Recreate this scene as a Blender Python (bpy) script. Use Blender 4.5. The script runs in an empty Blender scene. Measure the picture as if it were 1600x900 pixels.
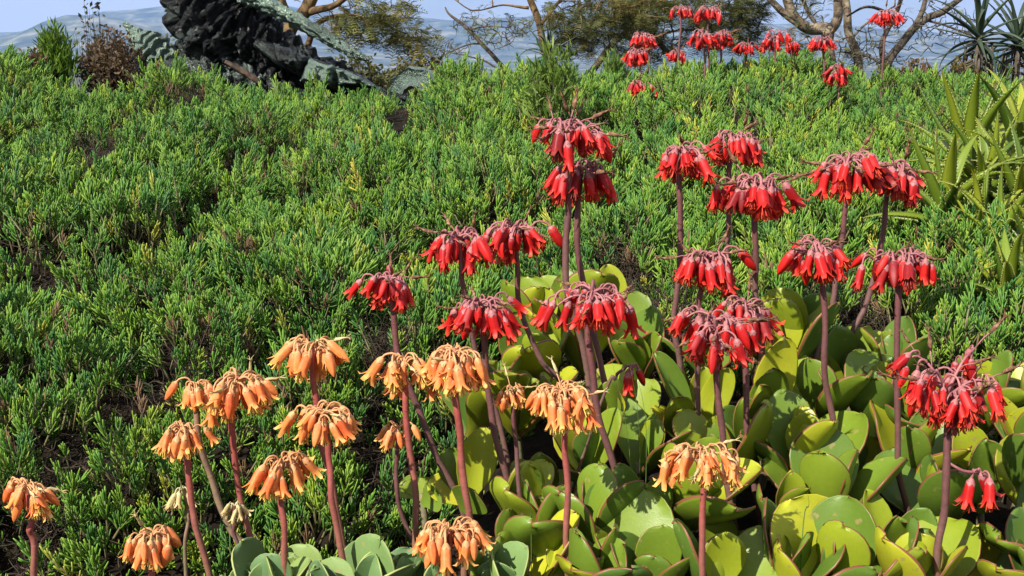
import bpy, math, random
import numpy as np
from mathutils import Vector, Matrix, Quaternion, Euler, noise

R = math.radians
random.seed(7)
rng = np.random.default_rng(7)
scene = bpy.context.scene
COL = scene.collection

# ------------------------------------------------------------------ camera
CAM_H, PITCH, F = 1.2, R(11.02), 1797.0
cam_d = bpy.data.cameras.new('camera')
cam_d.sensor_width = 36
cam_d.lens = 36 * F / 1600
cam_d.clip_start = 0.05
cam_d.clip_end = 40000
cam = bpy.data.objects.new('camera', cam_d)
cam.location = (0, 0, CAM_H)
cam.rotation_euler = (R(90) - PITCH, 0, 0)
COL.objects.link(cam)
scene.camera = cam

# ------------------------------------------------------------------ sky and sun
SUN = Vector((-0.56, -0.60, 0.74)).normalized()      # direction towards the sun
world = bpy.data.worlds.new('World')
scene.world = world
world.use_nodes = True
nt = world.node_tree
for n in list(nt.nodes):
    nt.nodes.remove(n)
w_out = nt.nodes.new('ShaderNodeOutputWorld')
w_bg = nt.nodes.new('ShaderNodeBackground')
w_sky = nt.nodes.new('ShaderNodeTexSky')
w_sky.sky_type = 'NISHITA'
w_sky.sun_disc = False
w_sky.sun_elevation = math.asin(SUN.z)
w_sky.sun_rotation = math.atan2(SUN.x, SUN.y)
w_sky.air_density = 1.0
w_sky.dust_density = 1.0
w_bg.inputs['Strength'].default_value = 0.05
w_tc = nt.nodes.new('ShaderNodeTexCoord')
w_map = nt.nodes.new('ShaderNodeMapping')
w_map.inputs['Scale'].default_value = (1, 1, 3.2)
w_no = nt.nodes.new('ShaderNodeTexNoise')
w_no.inputs['Scale'].default_value = 3.0
w_no.inputs['Detail'].default_value = 7
w_no.inputs['Roughness'].default_value = 0.55
w_rp = nt.nodes.new('ShaderNodeValToRGB')
w_rp.color_ramp.elements[0].position = 0.30
w_rp.color_ramp.elements[1].position = 0.52
w_mix = nt.nodes.new('ShaderNodeMixRGB')
w_mix.inputs['Color2'].default_value = (8.8, 9.3, 10.2, 1)
nt.links.new(w_tc.outputs['Generated'], w_map.inputs['Vector'])
nt.links.new(w_map.outputs['Vector'], w_no.inputs['Vector'])
nt.links.new(w_no.outputs['Fac'], w_rp.inputs['Fac'])
nt.links.new(w_rp.outputs['Color'], w_mix.inputs['Fac'])
nt.links.new(w_sky.outputs['Color'], w_mix.inputs['Color1'])
nt.links.new(w_mix.outputs['Color'], w_bg.inputs['Color'])
nt.links.new(w_bg.outputs['Background'], w_out.inputs['Surface'])

sun_d = bpy.data.lights.new('sun', 'SUN')
sun_d.energy = 5.0
sun_d.angle = R(0.5)
sun_d.color = (1.0, 0.95, 0.86)
sun = bpy.data.objects.new('sun', sun_d)
sun.rotation_euler = SUN.to_track_quat('Z', 'Y').to_euler()
sun.location = (0, 0, 30)
COL.objects.link(sun)

scene.view_settings.view_transform = 'Standard'
scene.view_settings.look = 'None'
scene.view_settings.exposure = 0.95
scene.view_settings.gamma = 1
scene.cycles.use_denoising = True
try:
    scene.cycles.denoiser = 'OPENIMAGEDENOISE'
    scene.cycles.denoising_input_passes = 'RGB_ALBEDO_NORMAL'
    scene.cycles.denoising_prefilter = 'ACCURATE'
except Exception:
    pass
scene.cycles.max_bounces = 6
scene.cycles.diffuse_bounces = 3
scene.cycles.glossy_bounces = 2
scene.cycles.transmission_bounces = 3
scene.cycles.volume_bounces = 1
scene.cycles.caustics_reflective = False
scene.cycles.caustics_refractive = False

# ------------------------------------------------------------------ helpers
FWD = Vector((0, math.cos(PITCH), -math.sin(PITCH)))
UP = Vector((0, math.sin(PITCH), math.cos(PITCH)))


def P(px, py, d):
    """photo pixel + distance (world y) -> point"""
    v = FWD + Vector((1, 0, 0)) * ((px - 800) / F) + UP * ((450 - py) / F)
    return Vector((0, 0, CAM_H)) + v * (d / v.y)


def sstep(a, b, x):
    t = np.clip((x - a) / (b - a), 0, 1)
    return t * t * (3 - 2 * t)


def vnoise(x, y, s, seed=0.0):
    return noise.noise(Vector((x * s + seed * 13.7, y * s - seed * 7.3, seed)))


def tag(o, label=None, cat=None, group=None, kind=None):
    if label: o['label'] = label
    if cat: o['category'] = cat
    if group: o['group'] = group
    if kind: o['kind'] = kind
    return o


def empty(name, loc):
    o = bpy.data.objects.new(name, None)
    o.empty_display_size = 0.05
    o.location = loc
    COL.objects.link(o)
    return o


def link(name, me, parent=None, loc=None, rot=None, scl=None, col=None):
    o = bpy.data.objects.new(name, me)
    (col or COL).objects.link(o)
    if loc is not None: o.location = loc
    if rot is not None: o.rotation_euler = rot
    if scl is not None: o.scale = scl if hasattr(scl, '__len__') else (scl, scl, scl)
    if parent is not None: o.parent = parent
    return o


class MB:
    def __init__(s):
        s.v, s.f, s.m, s.t = [], [], [], []

    def vert(s, p, t=0.0):
        s.v.append((p[0], p[1], p[2])); s.t.append(t)
        return len(s.v) - 1

    def face(s, idx, m=0):
        s.f.append(tuple(idx)); s.m.append(m)

    def tube(s, path, radii, n=6, m=0, cap=True, t0=0.0, t1=1.0, flat=1.0, disp=None):
        path = [Vector(p) for p in path]
        N = len(path)
        nrm = None
        rings = []
        for i, p in enumerate(path):
            d = (path[min(i + 1, N - 1)] - path[max(i - 1, 0)])
            d = d.normalized() if d.length > 1e-9 else Vector((0, 0, 1))
            if nrm is None:
                a = Vector((0, 0, 1)) if abs(d.z) < 0.9 else Vector((1, 0, 0))
                nrm = d.cross(a).normalized()
            else:
                nrm = nrm - d * nrm.dot(d)
                nrm = nrm.normalized() if nrm.length > 1e-6 else d.orthogonal().normalized()
            b = d.cross(nrm)
            t = t0 + (t1 - t0) * i / max(1, N - 1)
            r = radii[i] if hasattr(radii, '__len__') else radii
            ring = []
            for k in range(n):
                a = 2 * math.pi * k / n
                rr = r * (disp(i / (N - 1), a, p) if disp else 1.0)
                ring.append(s.vert(p + nrm * (math.cos(a) * rr) + b * (math.sin(a) * rr * flat), t))
            rings.append(ring)
        for i in range(N - 1):
            for k in range(n):
                s.face((rings[i][k], rings[i][(k + 1) % n], rings[i + 1][(k + 1) % n], rings[i + 1][k]), m)
        if cap:
            s.face(rings[0][::-1], m); s.face(rings[-1], m)
        return rings

    def mesh(s, name, mats, smooth=True):
        me = bpy.data.meshes.new(name)
        me.from_pydata(s.v, [], s.f)
        for x in (mats if isinstance(mats, (list, tuple)) else [mats]):
            me.materials.append(x)
        me.polygons.foreach_set('material_index', s.m)
        me.polygons.foreach_set('use_smooth', [smooth] * len(s.f))
        at = me.attributes.new('t', 'FLOAT', 'POINT')
        at.data.foreach_set('value', s.t)
        me.update()
        return me

    def build(s, name, mats, parent=None, smooth=True, loc=None):
        return link(name, s.mesh(name, mats, smooth), parent, loc)


def smooth_path(pts, n):
    """Catmull-Rom through points"""
    pts = [Vector(p) for p in pts]
    if len(pts) == 2:
        return [pts[0].lerp(pts[1], i / n) for i in range(n + 1)]
    ext = [pts[0] * 2 - pts[1]] + pts + [pts[-1] * 2 - pts[-2]]
    out = []
    seg = len(pts) - 1
    for i in range(n + 1):
        u = i / n * seg
        k = min(int(u), seg - 1)
        t = u - k
        a, b, c, d = ext[k:k + 4]
        out.append(0.5 * ((2 * b) + (c - a) * t + (2 * a - 5 * b + 4 * c - d) * t * t + (3 * b - a - 3 * c + d) * t ** 3))
    return out


# ------------------------------------------------------------------ materials
def new_mat(name):
    m = bpy.data.materials.new(name)
    m.use_nodes = True
    n = m.node_tree
    bs = n.nodes['Principled BSDF']
    return m, n, bs


def ramp(n, stops):
    r = n.nodes.new('ShaderNodeValToRGB')
    e = r.color_ramp.elements
    e[0].position, e[0].color = stops[0][0], (*stops[0][1], 1)
    e[1].position, e[1].color = stops[-1][0], (*stops[-1][1], 1)
    for p, c in stops[1:-1]:
        x = e.new(p); x.color = (*c, 1)
    return r


def mixc(n, fac, a, b, mode='MIX'):
    x = n.nodes.new('ShaderNodeMixRGB')
    x.blend_type = mode
    for sock, val in ((x.inputs['Fac'], fac), (x.inputs['Color1'], a), (x.inputs['Color2'], b)):
        if isinstance(val, (int, float)):
            sock.default_value = val
        elif isinstance(val, tuple):
            sock.default_value = (*val, 1)
        else:
            n.links.new(val, sock)
    return x.outputs['Color']


def noise_fac(n, scale, detail=3, rough=0.55, coord='Object'):
    tc = n.nodes.new('ShaderNodeTexCoord')
    no = n.nodes.new('ShaderNodeTexNoise')
    no.inputs['Scale'].default_value = scale
    no.inputs['Detail'].default_value = detail
    no.inputs['Roughness'].default_value = rough
    n.links.new(tc.outputs[coord], no.inputs['Vector'])
    return no.outputs['Fac']


def attr(n, name='t', typ='GEOMETRY'):
    a = n.nodes.new('ShaderNodeAttribute')
    a.attribute_type = typ
    a.attribute_name = name
    return a.outputs['Fac']


def obj_rand(n):
    return n.nodes.new('ShaderNodeObjectInfo').outputs['Random']


def bump(n, bs, h, strength=0.3, dist=0.01):
    b = n.nodes.new('ShaderNodeBump')
    b.inputs['Strength'].default_value = strength
    b.inputs['Distance'].default_value = dist
    n.links.new(h, b.inputs['Height'])
    n.links.new(b.outputs['Normal'], bs.inputs['Normal'])


def translucent(m, n, bs, col, fac):
    tr = n.nodes.new('ShaderNodeBsdfTranslucent')
    mx = n.nodes.new('ShaderNodeMixShader')
    mx.inputs['Fac'].default_value = fac
    n.links.new(col, tr.inputs['Color'])
    n.links.new(bs.outputs['BSDF'], mx.inputs[1])
    n.links.new(tr.outputs['BSDF'], mx.inputs[2])
    n.links.new(mx.outputs['Shader'], n.nodes['Material Output'].inputs['Surface'])


def simple_noise_mat(name, stops, scale=30, rough=0.6, bmp=0.0, detail=4, spec=0.4, coord='Object', bscale=None, bdist=0.005):
    m, n, bs = new_mat(name)
    f = noise_fac(n, scale, detail, coord=coord)
    r = ramp(n, stops)
    n.links.new(f, r.inputs['Fac'])
    n.links.new(r.outputs['Color'], bs.inputs['Base Color'])
    bs.inputs['Roughness'].default_value = rough
    bs.inputs['Specular IOR Level'].default_value = spec
    if bmp:
        bump(n, bs, noise_fac(n, bscale or scale * 2, 5, coord=coord), bmp, bdist)
    return m


def sprig_mat(name, stops, trans=0.25, rough=0.42):
    m, n, bs = new_mat(name)
    r = ramp(n, stops)
    add = n.nodes.new('ShaderNodeMath'); add.operation = 'MULTIPLY_ADD'
    n.links.new(noise_fac(n, 1.3, 3, coord='Object'), add.inputs[0])
    add.inputs[1].default_value = 0.0
    n.links.new(obj_rand(n), add.inputs[2])
    n.links.new(add.outputs[0], r.inputs['Fac'])
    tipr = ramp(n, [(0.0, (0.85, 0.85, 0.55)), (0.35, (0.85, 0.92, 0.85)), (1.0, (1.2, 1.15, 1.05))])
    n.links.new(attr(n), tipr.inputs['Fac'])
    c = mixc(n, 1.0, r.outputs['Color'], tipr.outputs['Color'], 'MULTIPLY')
    gp = n.nodes.new('ShaderNodeNewGeometry')
    pn = n.nodes.new('ShaderNodeTexNoise'); pn.inputs['Scale'].default_value = 2.6; pn.inputs['Detail'].default_value = 4
    n.links.new(gp.outputs['Position'], pn.inputs['Vector'])
    pr_ = ramp(n, [(0.34, (0.72, 0.84, 0.95)), (0.5, (1.0, 1.0, 1.0)), (0.68, (1.35, 1.12, 0.85))])
    n.links.new(pn.outputs['Fac'], pr_.inputs['Fac'])
    c = mixc(n, 1.0, c, pr_.outputs['Color'], 'MULTIPLY')
    n.links.new(c, bs.inputs['Base Color'])
    bs.inputs['Roughness'].default_value = rough
    bs.inputs['Specular IOR Level'].default_value = 0.35
    translucent(m, n, bs, c, trans)
    return m


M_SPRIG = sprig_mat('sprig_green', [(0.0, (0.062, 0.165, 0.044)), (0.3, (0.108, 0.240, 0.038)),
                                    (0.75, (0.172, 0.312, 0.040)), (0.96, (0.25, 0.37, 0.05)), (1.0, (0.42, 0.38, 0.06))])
M_SPRIG_STEM = simple_noise_mat('sprig_stem', [(0.3, (0.10, 0.12, 0.04)), (0.7, (0.16, 0.12, 0.06))], 40)
M_TWIG = simple_noise_mat('dry_twig', [(0.3, (0.018, 0.011, 0.007)), (0.6, (0.050, 0.033, 0.020)), (0.75, (0.16, 0.115, 0.07))], 25, 0.8)
M_DRYLEAF = simple_noise_mat('dry_brown_leaf', [(0.3, (0.07, 0.034, 0.017)), (0.7, (0.24, 0.145, 0.07))], 25, 0.8)
M_SOIL = simple_noise_mat('soil', [(0.35, (0.014, 0.010, 0.007)), (0.7, (0.045, 0.032, 0.022))], 18, 0.95, 0.6, 6, 0.2)


def leaf_mat(name, stops, edge, rough=0.4, trans=0.16, bloom=None):
    m, n, bs = new_mat(name)
    r = ramp(n, stops)
    n.links.new(obj_rand(n), r.inputs['Fac'])
    no = noise_fac(n, 22, 4)
    c = mixc(n, no, mixc(n, 1.0, r.outputs['Color'], (0.86, 0.90, 0.85), 'MULTIPLY'),
             mixc(n, 1.0, r.outputs['Color'], (1.14, 1.08, 1.0), 'MULTIPLY'))
    if bloom:
        nb = ramp(n, [(0.45, (0, 0, 0)), (0.75, (1, 1, 1))])
        n.links.new(noise_fac(n, 9, 5), nb.inputs['Fac'])
        c = mixc(n, nb.outputs['Color'], c, mixc(n, bloom[3], c, bloom[:3]))
    er = ramp(n, [(0.72, (0, 0, 0)), (1.0, (1, 1, 1))])
    n.links.new(attr(n), er.inputs['Fac'])
    # small scars and specks
    vo = ramp(n, [(0.70, (0, 0, 0)), (0.76, (1, 1, 1))])
    n.links.new(noise_fac(n, 95, 2), vo.inputs['Fac'])
    c = mixc(n, mixc(n, 1.0, vo.outputs['Color'], (0.35, 0.35, 0.35), 'MULTIPLY'), c, (0.16, 0.13, 0.04))
    wr = ramp(n, [(0.66, (0, 0, 0)), (0.72, (1, 1, 1))])
    n.links.new(noise_fac(n, 7.3, 3), wr.inputs['Fac'])
    c = mixc(n, mixc(n, 1.0, wr.outputs['Color'], (0.7, 0.7, 0.7), 'MULTIPLY'), c, (0.30, 0.22, 0.09))
    c = mixc(n, er.outputs['Color'], c, edge)
    n.links.new(c, bs.inputs['Base Color'])
    bs.inputs['Roughness'].default_value = rough
    bs.inputs['Specular IOR Level'].default_value = 0.4
    bump(n, bs, noise_fac(n, 60, 4), 0.12, 0.002)
    translucent(m, n, bs, c, trans)
    return m


M_LEAF = leaf_mat('fleshy_green_leaf', [(0.0, (0.080, 0.150, 0.024)), (0.45, (0.150, 0.225, 0.020)),
                                        (0.8, (0.255, 0.305, 0.018)), (1.0, (0.43, 0.43, 0.028))], (0.19, 0.07, 0.03))
M_LEAF_BLUE = leaf_mat('glaucous_leaf', [(0.0, (0.10, 0.18, 0.075)), (0.5, (0.14, 0.235, 0.085)), (1.0, (0.20, 0.29, 0.08))],
                       (0.33, 0.36, 0.12), 0.55, 0.12)
M_LSTEM = simple_noise_mat('leaf_stem', [(0.3, (0.10, 0.085, 0.05)), (0.7, (0.20, 0.17, 0.09))], 30, 0.8, 0.4)


def stem_mat(name, stops):
    m, n, bs = new_mat(name)
    r = ramp(n, stops)
    n.links.new(attr(n), r.inputs['Fac'])
    c = mixc(n, noise_fac(n, 75, 6, .7), mixc(n, 1.0, r.outputs['Color'], (0.42, 0.42, 0.45), 'MULTIPLY'),
             mixc(n, 1.0, r.outputs['Color'], (1.6, 1.55, 1.5), 'MULTIPLY'))
    n.links.new(c, bs.inputs['Base Color'])
    bs.inputs['Roughness'].default_value = 0.6
    bump(n, bs, noise_fac(n, 170, 4), 0.25, 0.002)
    return m


M_STEM_RED = stem_mat('purple_stem', [(0.0, (0.15, 0.040, 0.042)), (0.35, (0.115, 0.042, 0.040)), (0.7, (0.125, 0.060, 0.052)), (1.0, (0.15, 0.095, 0.065))])
M_STEM_ORANGE = stem_mat('red_stem', [(0.0, (0.36, 0.10, 0.06)), (0.3, (0.27, 0.055, 0.045)), (0.7, (0.22, 0.085, 0.06)), (1.0, (0.20, 0.18, 0.09))])
M_STEM_OLIVE = stem_mat('olive_stem', [(0.0, (0.24, 0.13, 0.08)), (0.4, (0.19, 0.12, 0.075)), (1.0, (0.17, 0.16, 0.08))])
M_PED_RED = simple_noise_mat('purple_pedicel', [(0.3, (0.22, 0.06, 0.075)), (0.7, (0.36, 0.15, 0.14))], 60, 0.6)
M_PED_ORANGE = simple_noise_mat('tan_pedicel', [(0.3, (0.42, 0.17, 0.07)), (0.7, (0.55, 0.31, 0.13))], 60, 0.6)
M_PED_PALE = simple_noise_mat('pale_pedicel', [(0.3, (0.36, 0.32, 0.14)), (0.7, (0.50, 0.42, 0.22))], 60, 0.6)


def bell_mat(name, body, tip, rnd):
    m, n, bs = new_mat(name)
    r = ramp(n, body)
    n.links.new(attr(n), r.inputs['Fac'])
    rr = ramp(n, rnd)
    n.links.new(obj_rand(n), rr.inputs['Fac'])
    c = mixc(n, 1.0, r.outputs['Color'], rr.outputs['Color'], 'MULTIPLY')
    nf = ramp(n, [(0.3, (0.78, 0.74, 0.74)), (0.7, (1.12, 1.12, 1.12))])
    n.links.new(noise_fac(n, 140, 4), nf.inputs['Fac'])
    c = mixc(n, 1.0, c, nf.outputs['Color'], 'MULTIPLY')
    n.links.new(c, bs.inputs['Base Color'])
    bs.inputs['Roughness'].default_value = 0.52
    bs.inputs['Specular IOR Level'].default_value = 0.3
    translucent(m, n, bs, c, 0.18)
    return m


M_BELL_RED = bell_mat('red_petal', [(0.0, (0.42, 0.05, 0.045)), (0.2, (0.50, 0.011, 0.012)), (0.75, (0.56, 0.014, 0.010)), (1.0, (0.64, 0.075, 0.035))],
                      None, [(0.0, (0.40, 0.9, 1.2)), (0.12, (0.62, 0.65, 0.8)), (0.4, (0.95, 0.8, 0.9)), (1.0, (1.1, 1.25, 1.0))])
M_BELL_ORANGE = bell_mat('orange_petal', [(0.0, (0.66, 0.25, 0.10)), (0.25, (0.76, 0.215, 0.062)), (0.75, (0.80, 0.255, 0.066)), (1.0, (0.82, 0.42, 0.12))],
                         None, [(0.0, (0.85, 0.55, 0.5)), (0.15, (0.95, 0.8, 0.7)), (0.5, (1.0, 1.0, 1.0)), (1.0, (1.02, 1.25, 1.2))])
M_BELL_PALE = bell_mat('pale_bud', [(0.0, (0.50, 0.42, 0.20)), (0.6, (0.58, 0.46, 0.22)), (1.0, (0.62, 0.46, 0.22))],
                       None, [(0.0, (0.9, 0.9, 0.8)), (1.0, (1.05, 1.05, 1.05))])
M_WITHER = simple_noise_mat('withered_flower', [(0.3, (0.04, 0.018, 0.012)), (0.5, (0.15, 0.065, 0.032)), (0.7, (0.36, 0.22, 0.11))], 110, 0.8, 0.3)
M_STAMEN = simple_noise_mat('yellow_stamen', [(0.3, (0.70, 0.46, 0.06)), (0.7, (0.80, 0.62, 0.15))], 50, 0.7)

# ------------------------------------------------------------------ terrain
PROF_Y = [-3, 0.4, 1.0, 1.5, 1.70, 1.82, 1.94, 2.06, 2.5, 3.4, 4.4, 5.0, 5.4, 5.9, 6.6, 8.0, 14, 40, 120]
PROF_Z = [0.0, 0.0, 0.06, 0.14, 0.22, 0.36, 0.52, 0.62, 0.725, 0.91, 1.08, 1.15, 1.17, 1.07, 0.80, 0.62, 0.45, -1.5, -9]


def prof(y):
    return np.interp(y, PROF_Y, PROF_Z)


YB_X = [-6, -0.9, -0.5, -0.24, 0.0, 0.25, 0.6, 0.85, 1.2, 6]
YB_Y = [1.45, 1.47, 1.50, 1.66, 2.08, 2.32, 2.22, 1.95, 1.85, 1.8]


def yb(x):
    return np.interp(x, YB_X, YB_Y)


def clump_z(d):
    return 0.50 + 0.315 * (d - 1.5)


GAPS = []      # bare openings in the ground cover: (x, y, rx, ry, depth)


def hit_surface(px, py, fz):
    lo, hi = 1.0, 6.5
    for _ in range(200):
        d = lo + (hi - lo) * _ / 200
        p = P(px, py, d)
        if p.z <= fz(p.x, p.y):
            return p
    return P(px, py, 5)


CREST_X = [-300, 0, 40, 70, 120, 200, 260, 330, 380, 480, 600, 660, 695, 760, 850, 1000, 1050, 1250, 1320, 1400, 1500, 1600, 1900]
CREST_R = [70, 66, 80, 105, 128, 130, 108, 106, 134, 142, 152, 148, 96, 104, 106, 108, 92, 94, 112, 112, 116, 130, 120]


def hedge_raw(x, y):
    s = float(prof(y))
    s += 0.085 * vnoise(x, y, 1.5, 1) + 0.065 * vnoise(x, y, 3.4, 2) + 0.03 * vnoise(x, y, 8.0, 3)
    n1 = vnoise(x, y, 2.4, 21); n2 = vnoise(x, y, 5.5, 23)
    s -= 0.11 * math.exp(-(n1 / 0.075) ** 2) + 0.06 * math.exp(-(n2 / 0.09) ** 2)
    if y > 2.5:
        s -= (float(np.interp(800 + F * x / y, CREST_X, CREST_R)) - 100) * y / F * float(sstep(3.0, 4.9, y))
    b = float(yb(x))
    s -= 0.10 * (1 - float(sstep(0.0, 0.22, y - b)))
    s += 0.13 * float(sstep(0.5, 0.85, x)) * (1 - float(sstep(2.5, 3.3, y)))
    return s


for gx, gy, rx, ry, dz in [(110, 405, 70, 26, 0.13), (285, 330, 22, 32, 0.11), (30, 260, 18, 20, 0.08), (475, 195, 22, 14, 0.08),
                           (200, 590, 26, 40, 0.09), (405, 540, 22, 34, 0.10), (120, 680, 60, 26, 0.08), (250, 620, 30, 24, 0.06),
                           (870, 140, 20, 14, 0.05), (1165, 170, 16, 20, 0.06), 
                           (600, 480, 20, 26, 0.06), (60, 780, 30, 20, 0.06), (1380, 470, 34, 44, 0.10), (985, 435, 44, 36, 0.06),
                           (640, 180, 22, 10, 0.05), (230, 190, 26, 12, 0.05), (860, 330, 16, 12, 0.05), (330, 470, 16, 12, 0.05)]:
    p = hit_surface(gx, gy, hedge_raw)
    q = hit_surface(gx, gy - ry, hedge_raw)
    GAPS.append((p.x, p.y, rx * 1.15 * p.y / F, max(0.05, 1.4 * abs(q.y - p.y)), dz * 1.3))


def gap_at(x, y):
    g = 0.0; z = 0.0
    for gx, gy, rx, ry, dz in GAPS:
        e = ((x - gx) / rx) ** 2 + ((y - gy) / ry) ** 2
        if e < 2.2:
            w = 1 - float(sstep(0.4, 2.0, e))
            g = max(g, w); z = max(z, w * dz)
    return g, z


def hedge_z(x, y):
    return hedge_raw(x, y) - gap_at(x, y)[1]


def ground_z(x, y):
    g = float(prof(y)) - 0.17 * float(sstep(1.55, 2.0, y)) * (1 - float(sstep(5.8, 7.5, y))) - 0.10 * (1 - float(sstep(1.0, 1.7, y))) * float(sstep(0.3, 0.8, y))
    m = float(sstep(-0.5, -0.1, x)) * (1 - float(sstep(float(yb(x)) - 0.12, float(yb(x)) + 0.1, y + 0.0))) * float(sstep(0.9, 1.4, y))
    g = g * (1 - m) + max(g, clump_z(y) - 0.16) * m
    if y < 8 and abs(x) < 8:
        g += 0.02 * vnoise(x, y, 4, 5)
    return g


def nonuni(lo, hi, near, step):
    xs = list(np.arange(-near, near + 1e-6, step))
    v, s = near, step
    while v < hi:
        s *= 1.35; v += s
        xs.append(v)
    v, s = -near, step
    while v > lo:
        s *= 1.35; v -= s
        xs.insert(0, v)
    return xs


def build_ground():
    xs = nonuni(-7000, 7000, 3.5, 0.09)
    ys = [y + 3.4 for y in nonuni(-400, 9000, 3.4, 0.09)]
    mb = MB()
    for y in ys:
        for x in xs:
            far = float(sstep(30, 400, math.hypot(x, y)))
            z = ground_z(x, min(max(y, -3), 120)) * (1 - far) - 26 * far
            if y < 0: z = z * (1 - far)
            mb.vert((x, y, z))
    nx = len(xs)
    for j in range(len(ys) - 1):
        for i in range(nx - 1):
            a = j * nx + i
            mb.face((a, a + 1, a + nx + 1, a + nx))
    o = mb.build('ground', M_GROUND)
    tag(o, 'dark garden soil bank that slopes away to the valley', 'ground', kind='structure')


M_GROUND, _n, _b = new_mat('ground_soil')
_geo = _n.nodes.new('ShaderNodeNewGeometry')
_len = _n.nodes.new('ShaderNodeVectorMath'); _len.operation = 'LENGTH'
_n.links.new(_geo.outputs['Position'], _len.inputs[0])
_mr = _n.nodes.new('ShaderNodeMapRange')
_mr.inputs['From Min'].default_value = 8; _mr.inputs['From Max'].default_value = 30
_n.links.new(_len.outputs['Value'], _mr.inputs['Value'])
_soil = ramp(_n, [(0.35, (0.006, 0.0045, 0.003)), (0.7, (0.020, 0.014, 0.009))])
_n.links.new(noise_fac(_n, 22, 6), _soil.inputs['Fac'])
_gr = ramp(_n, [(0.35, (0.05, 0.06, 0.022)), (0.7, (0.11, 0.10, 0.045))])
_n.links.new(noise_fac(_n, 0.02, 8), _gr.inputs['Fac'])
_n.links.new(mixc(_n, _mr.outputs['Result'], _soil.outputs['Color'], _gr.outputs['Color']), _b.inputs['Base Color'])
_b.inputs['Roughness'].default_value = 1.0
_b.inputs['Specular IOR Level'].default_value = 0.1
bump(_n, _b, noise_fac(_n, 45, 6), 0.6, 0.02)
build_ground()


def build_mountain(name, dist, ridge, depth, mat, label, seed):
    """ridge: list of (px, row) of the skyline"""
    mb = MB()
    pxs = np.linspace(-1500, 3100, 150)
    rp = [r[0] for r in ridge]; rr = [r[1] for r in ridge]
    K = 26
    for j in range(K + 1):
        u = j / K
        for i, px in enumerate(pxs):
            row = np.interp(px, rp, rr) + 5 * vnoise(px, 0, 0.012, seed) + 2.5 * vnoise(px, 0, 0.05, seed)
            top = P(px, float(row), dist)
            if u <= 0.7:
                k = u / 0.7
                h = k ** 1.25
                y = dist - depth * (1 - k)
            else:
                k = (u - 0.7) / 0.3
                h = 1 - 0.8 * k * k
                y = dist + depth * k
            base = -30
            z = base + (top.z - base) * h
            z += (0.26 * (top.z - base)) * h * (1 - abs(2 * u - 1.4) * 0.5) * vnoise(px, j * 40, 0.011, seed + 3) * (0 if abs(u - 0.7) < 0.02 else 1)
            mb.vert((top.x * (0.6 + 0.4 * y / dist), y, z))
    n = len(pxs)
    for j in range(K):
        for i in range(n - 1):
            a = j * n + i
            mb.face((a, a + 1, a + n + 1, a + n))
    o = mb.build(name, mat)
    tag(o, label, 'mountain', kind='structure')


M_MOUNT = simple_noise_mat('mountain_scrub', [(0.38, (0.02, 0.03, 0.02)), (0.52, (0.07, 0.085, 0.045)), (0.64, (0.22, 0.20, 0.14))], 0.008, 0.95, 0.0, 9)
build_mountain('mountain', 5200, [(-1500, 90), (-200, 85), (0, 62), (60, 40), (105, 22), (150, 24), (230, 34), (330, 50), (480, 75), (700, 95), (3100, 100)],
               1500, M_MOUNT, 'nearer hazy blue mountain spur with a rounded shoulder', 2.0)
build_mountain('mountain_range', 7000, [(-1500, 60), (-300, 60), (60, 50), (170, 16), (260, 10), (400, 4), (560, 16), (660, 34), (760, 26), (900, 20),
                                        (1050, 26), (1180, 42), (1300, 36), (1420, 48), (1520, 58), (1700, 40), (2200, 45), (3100, 70)],
               1800, M_MOUNT, 'long hazy blue mountain range under the clouds', 5.0)

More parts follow.
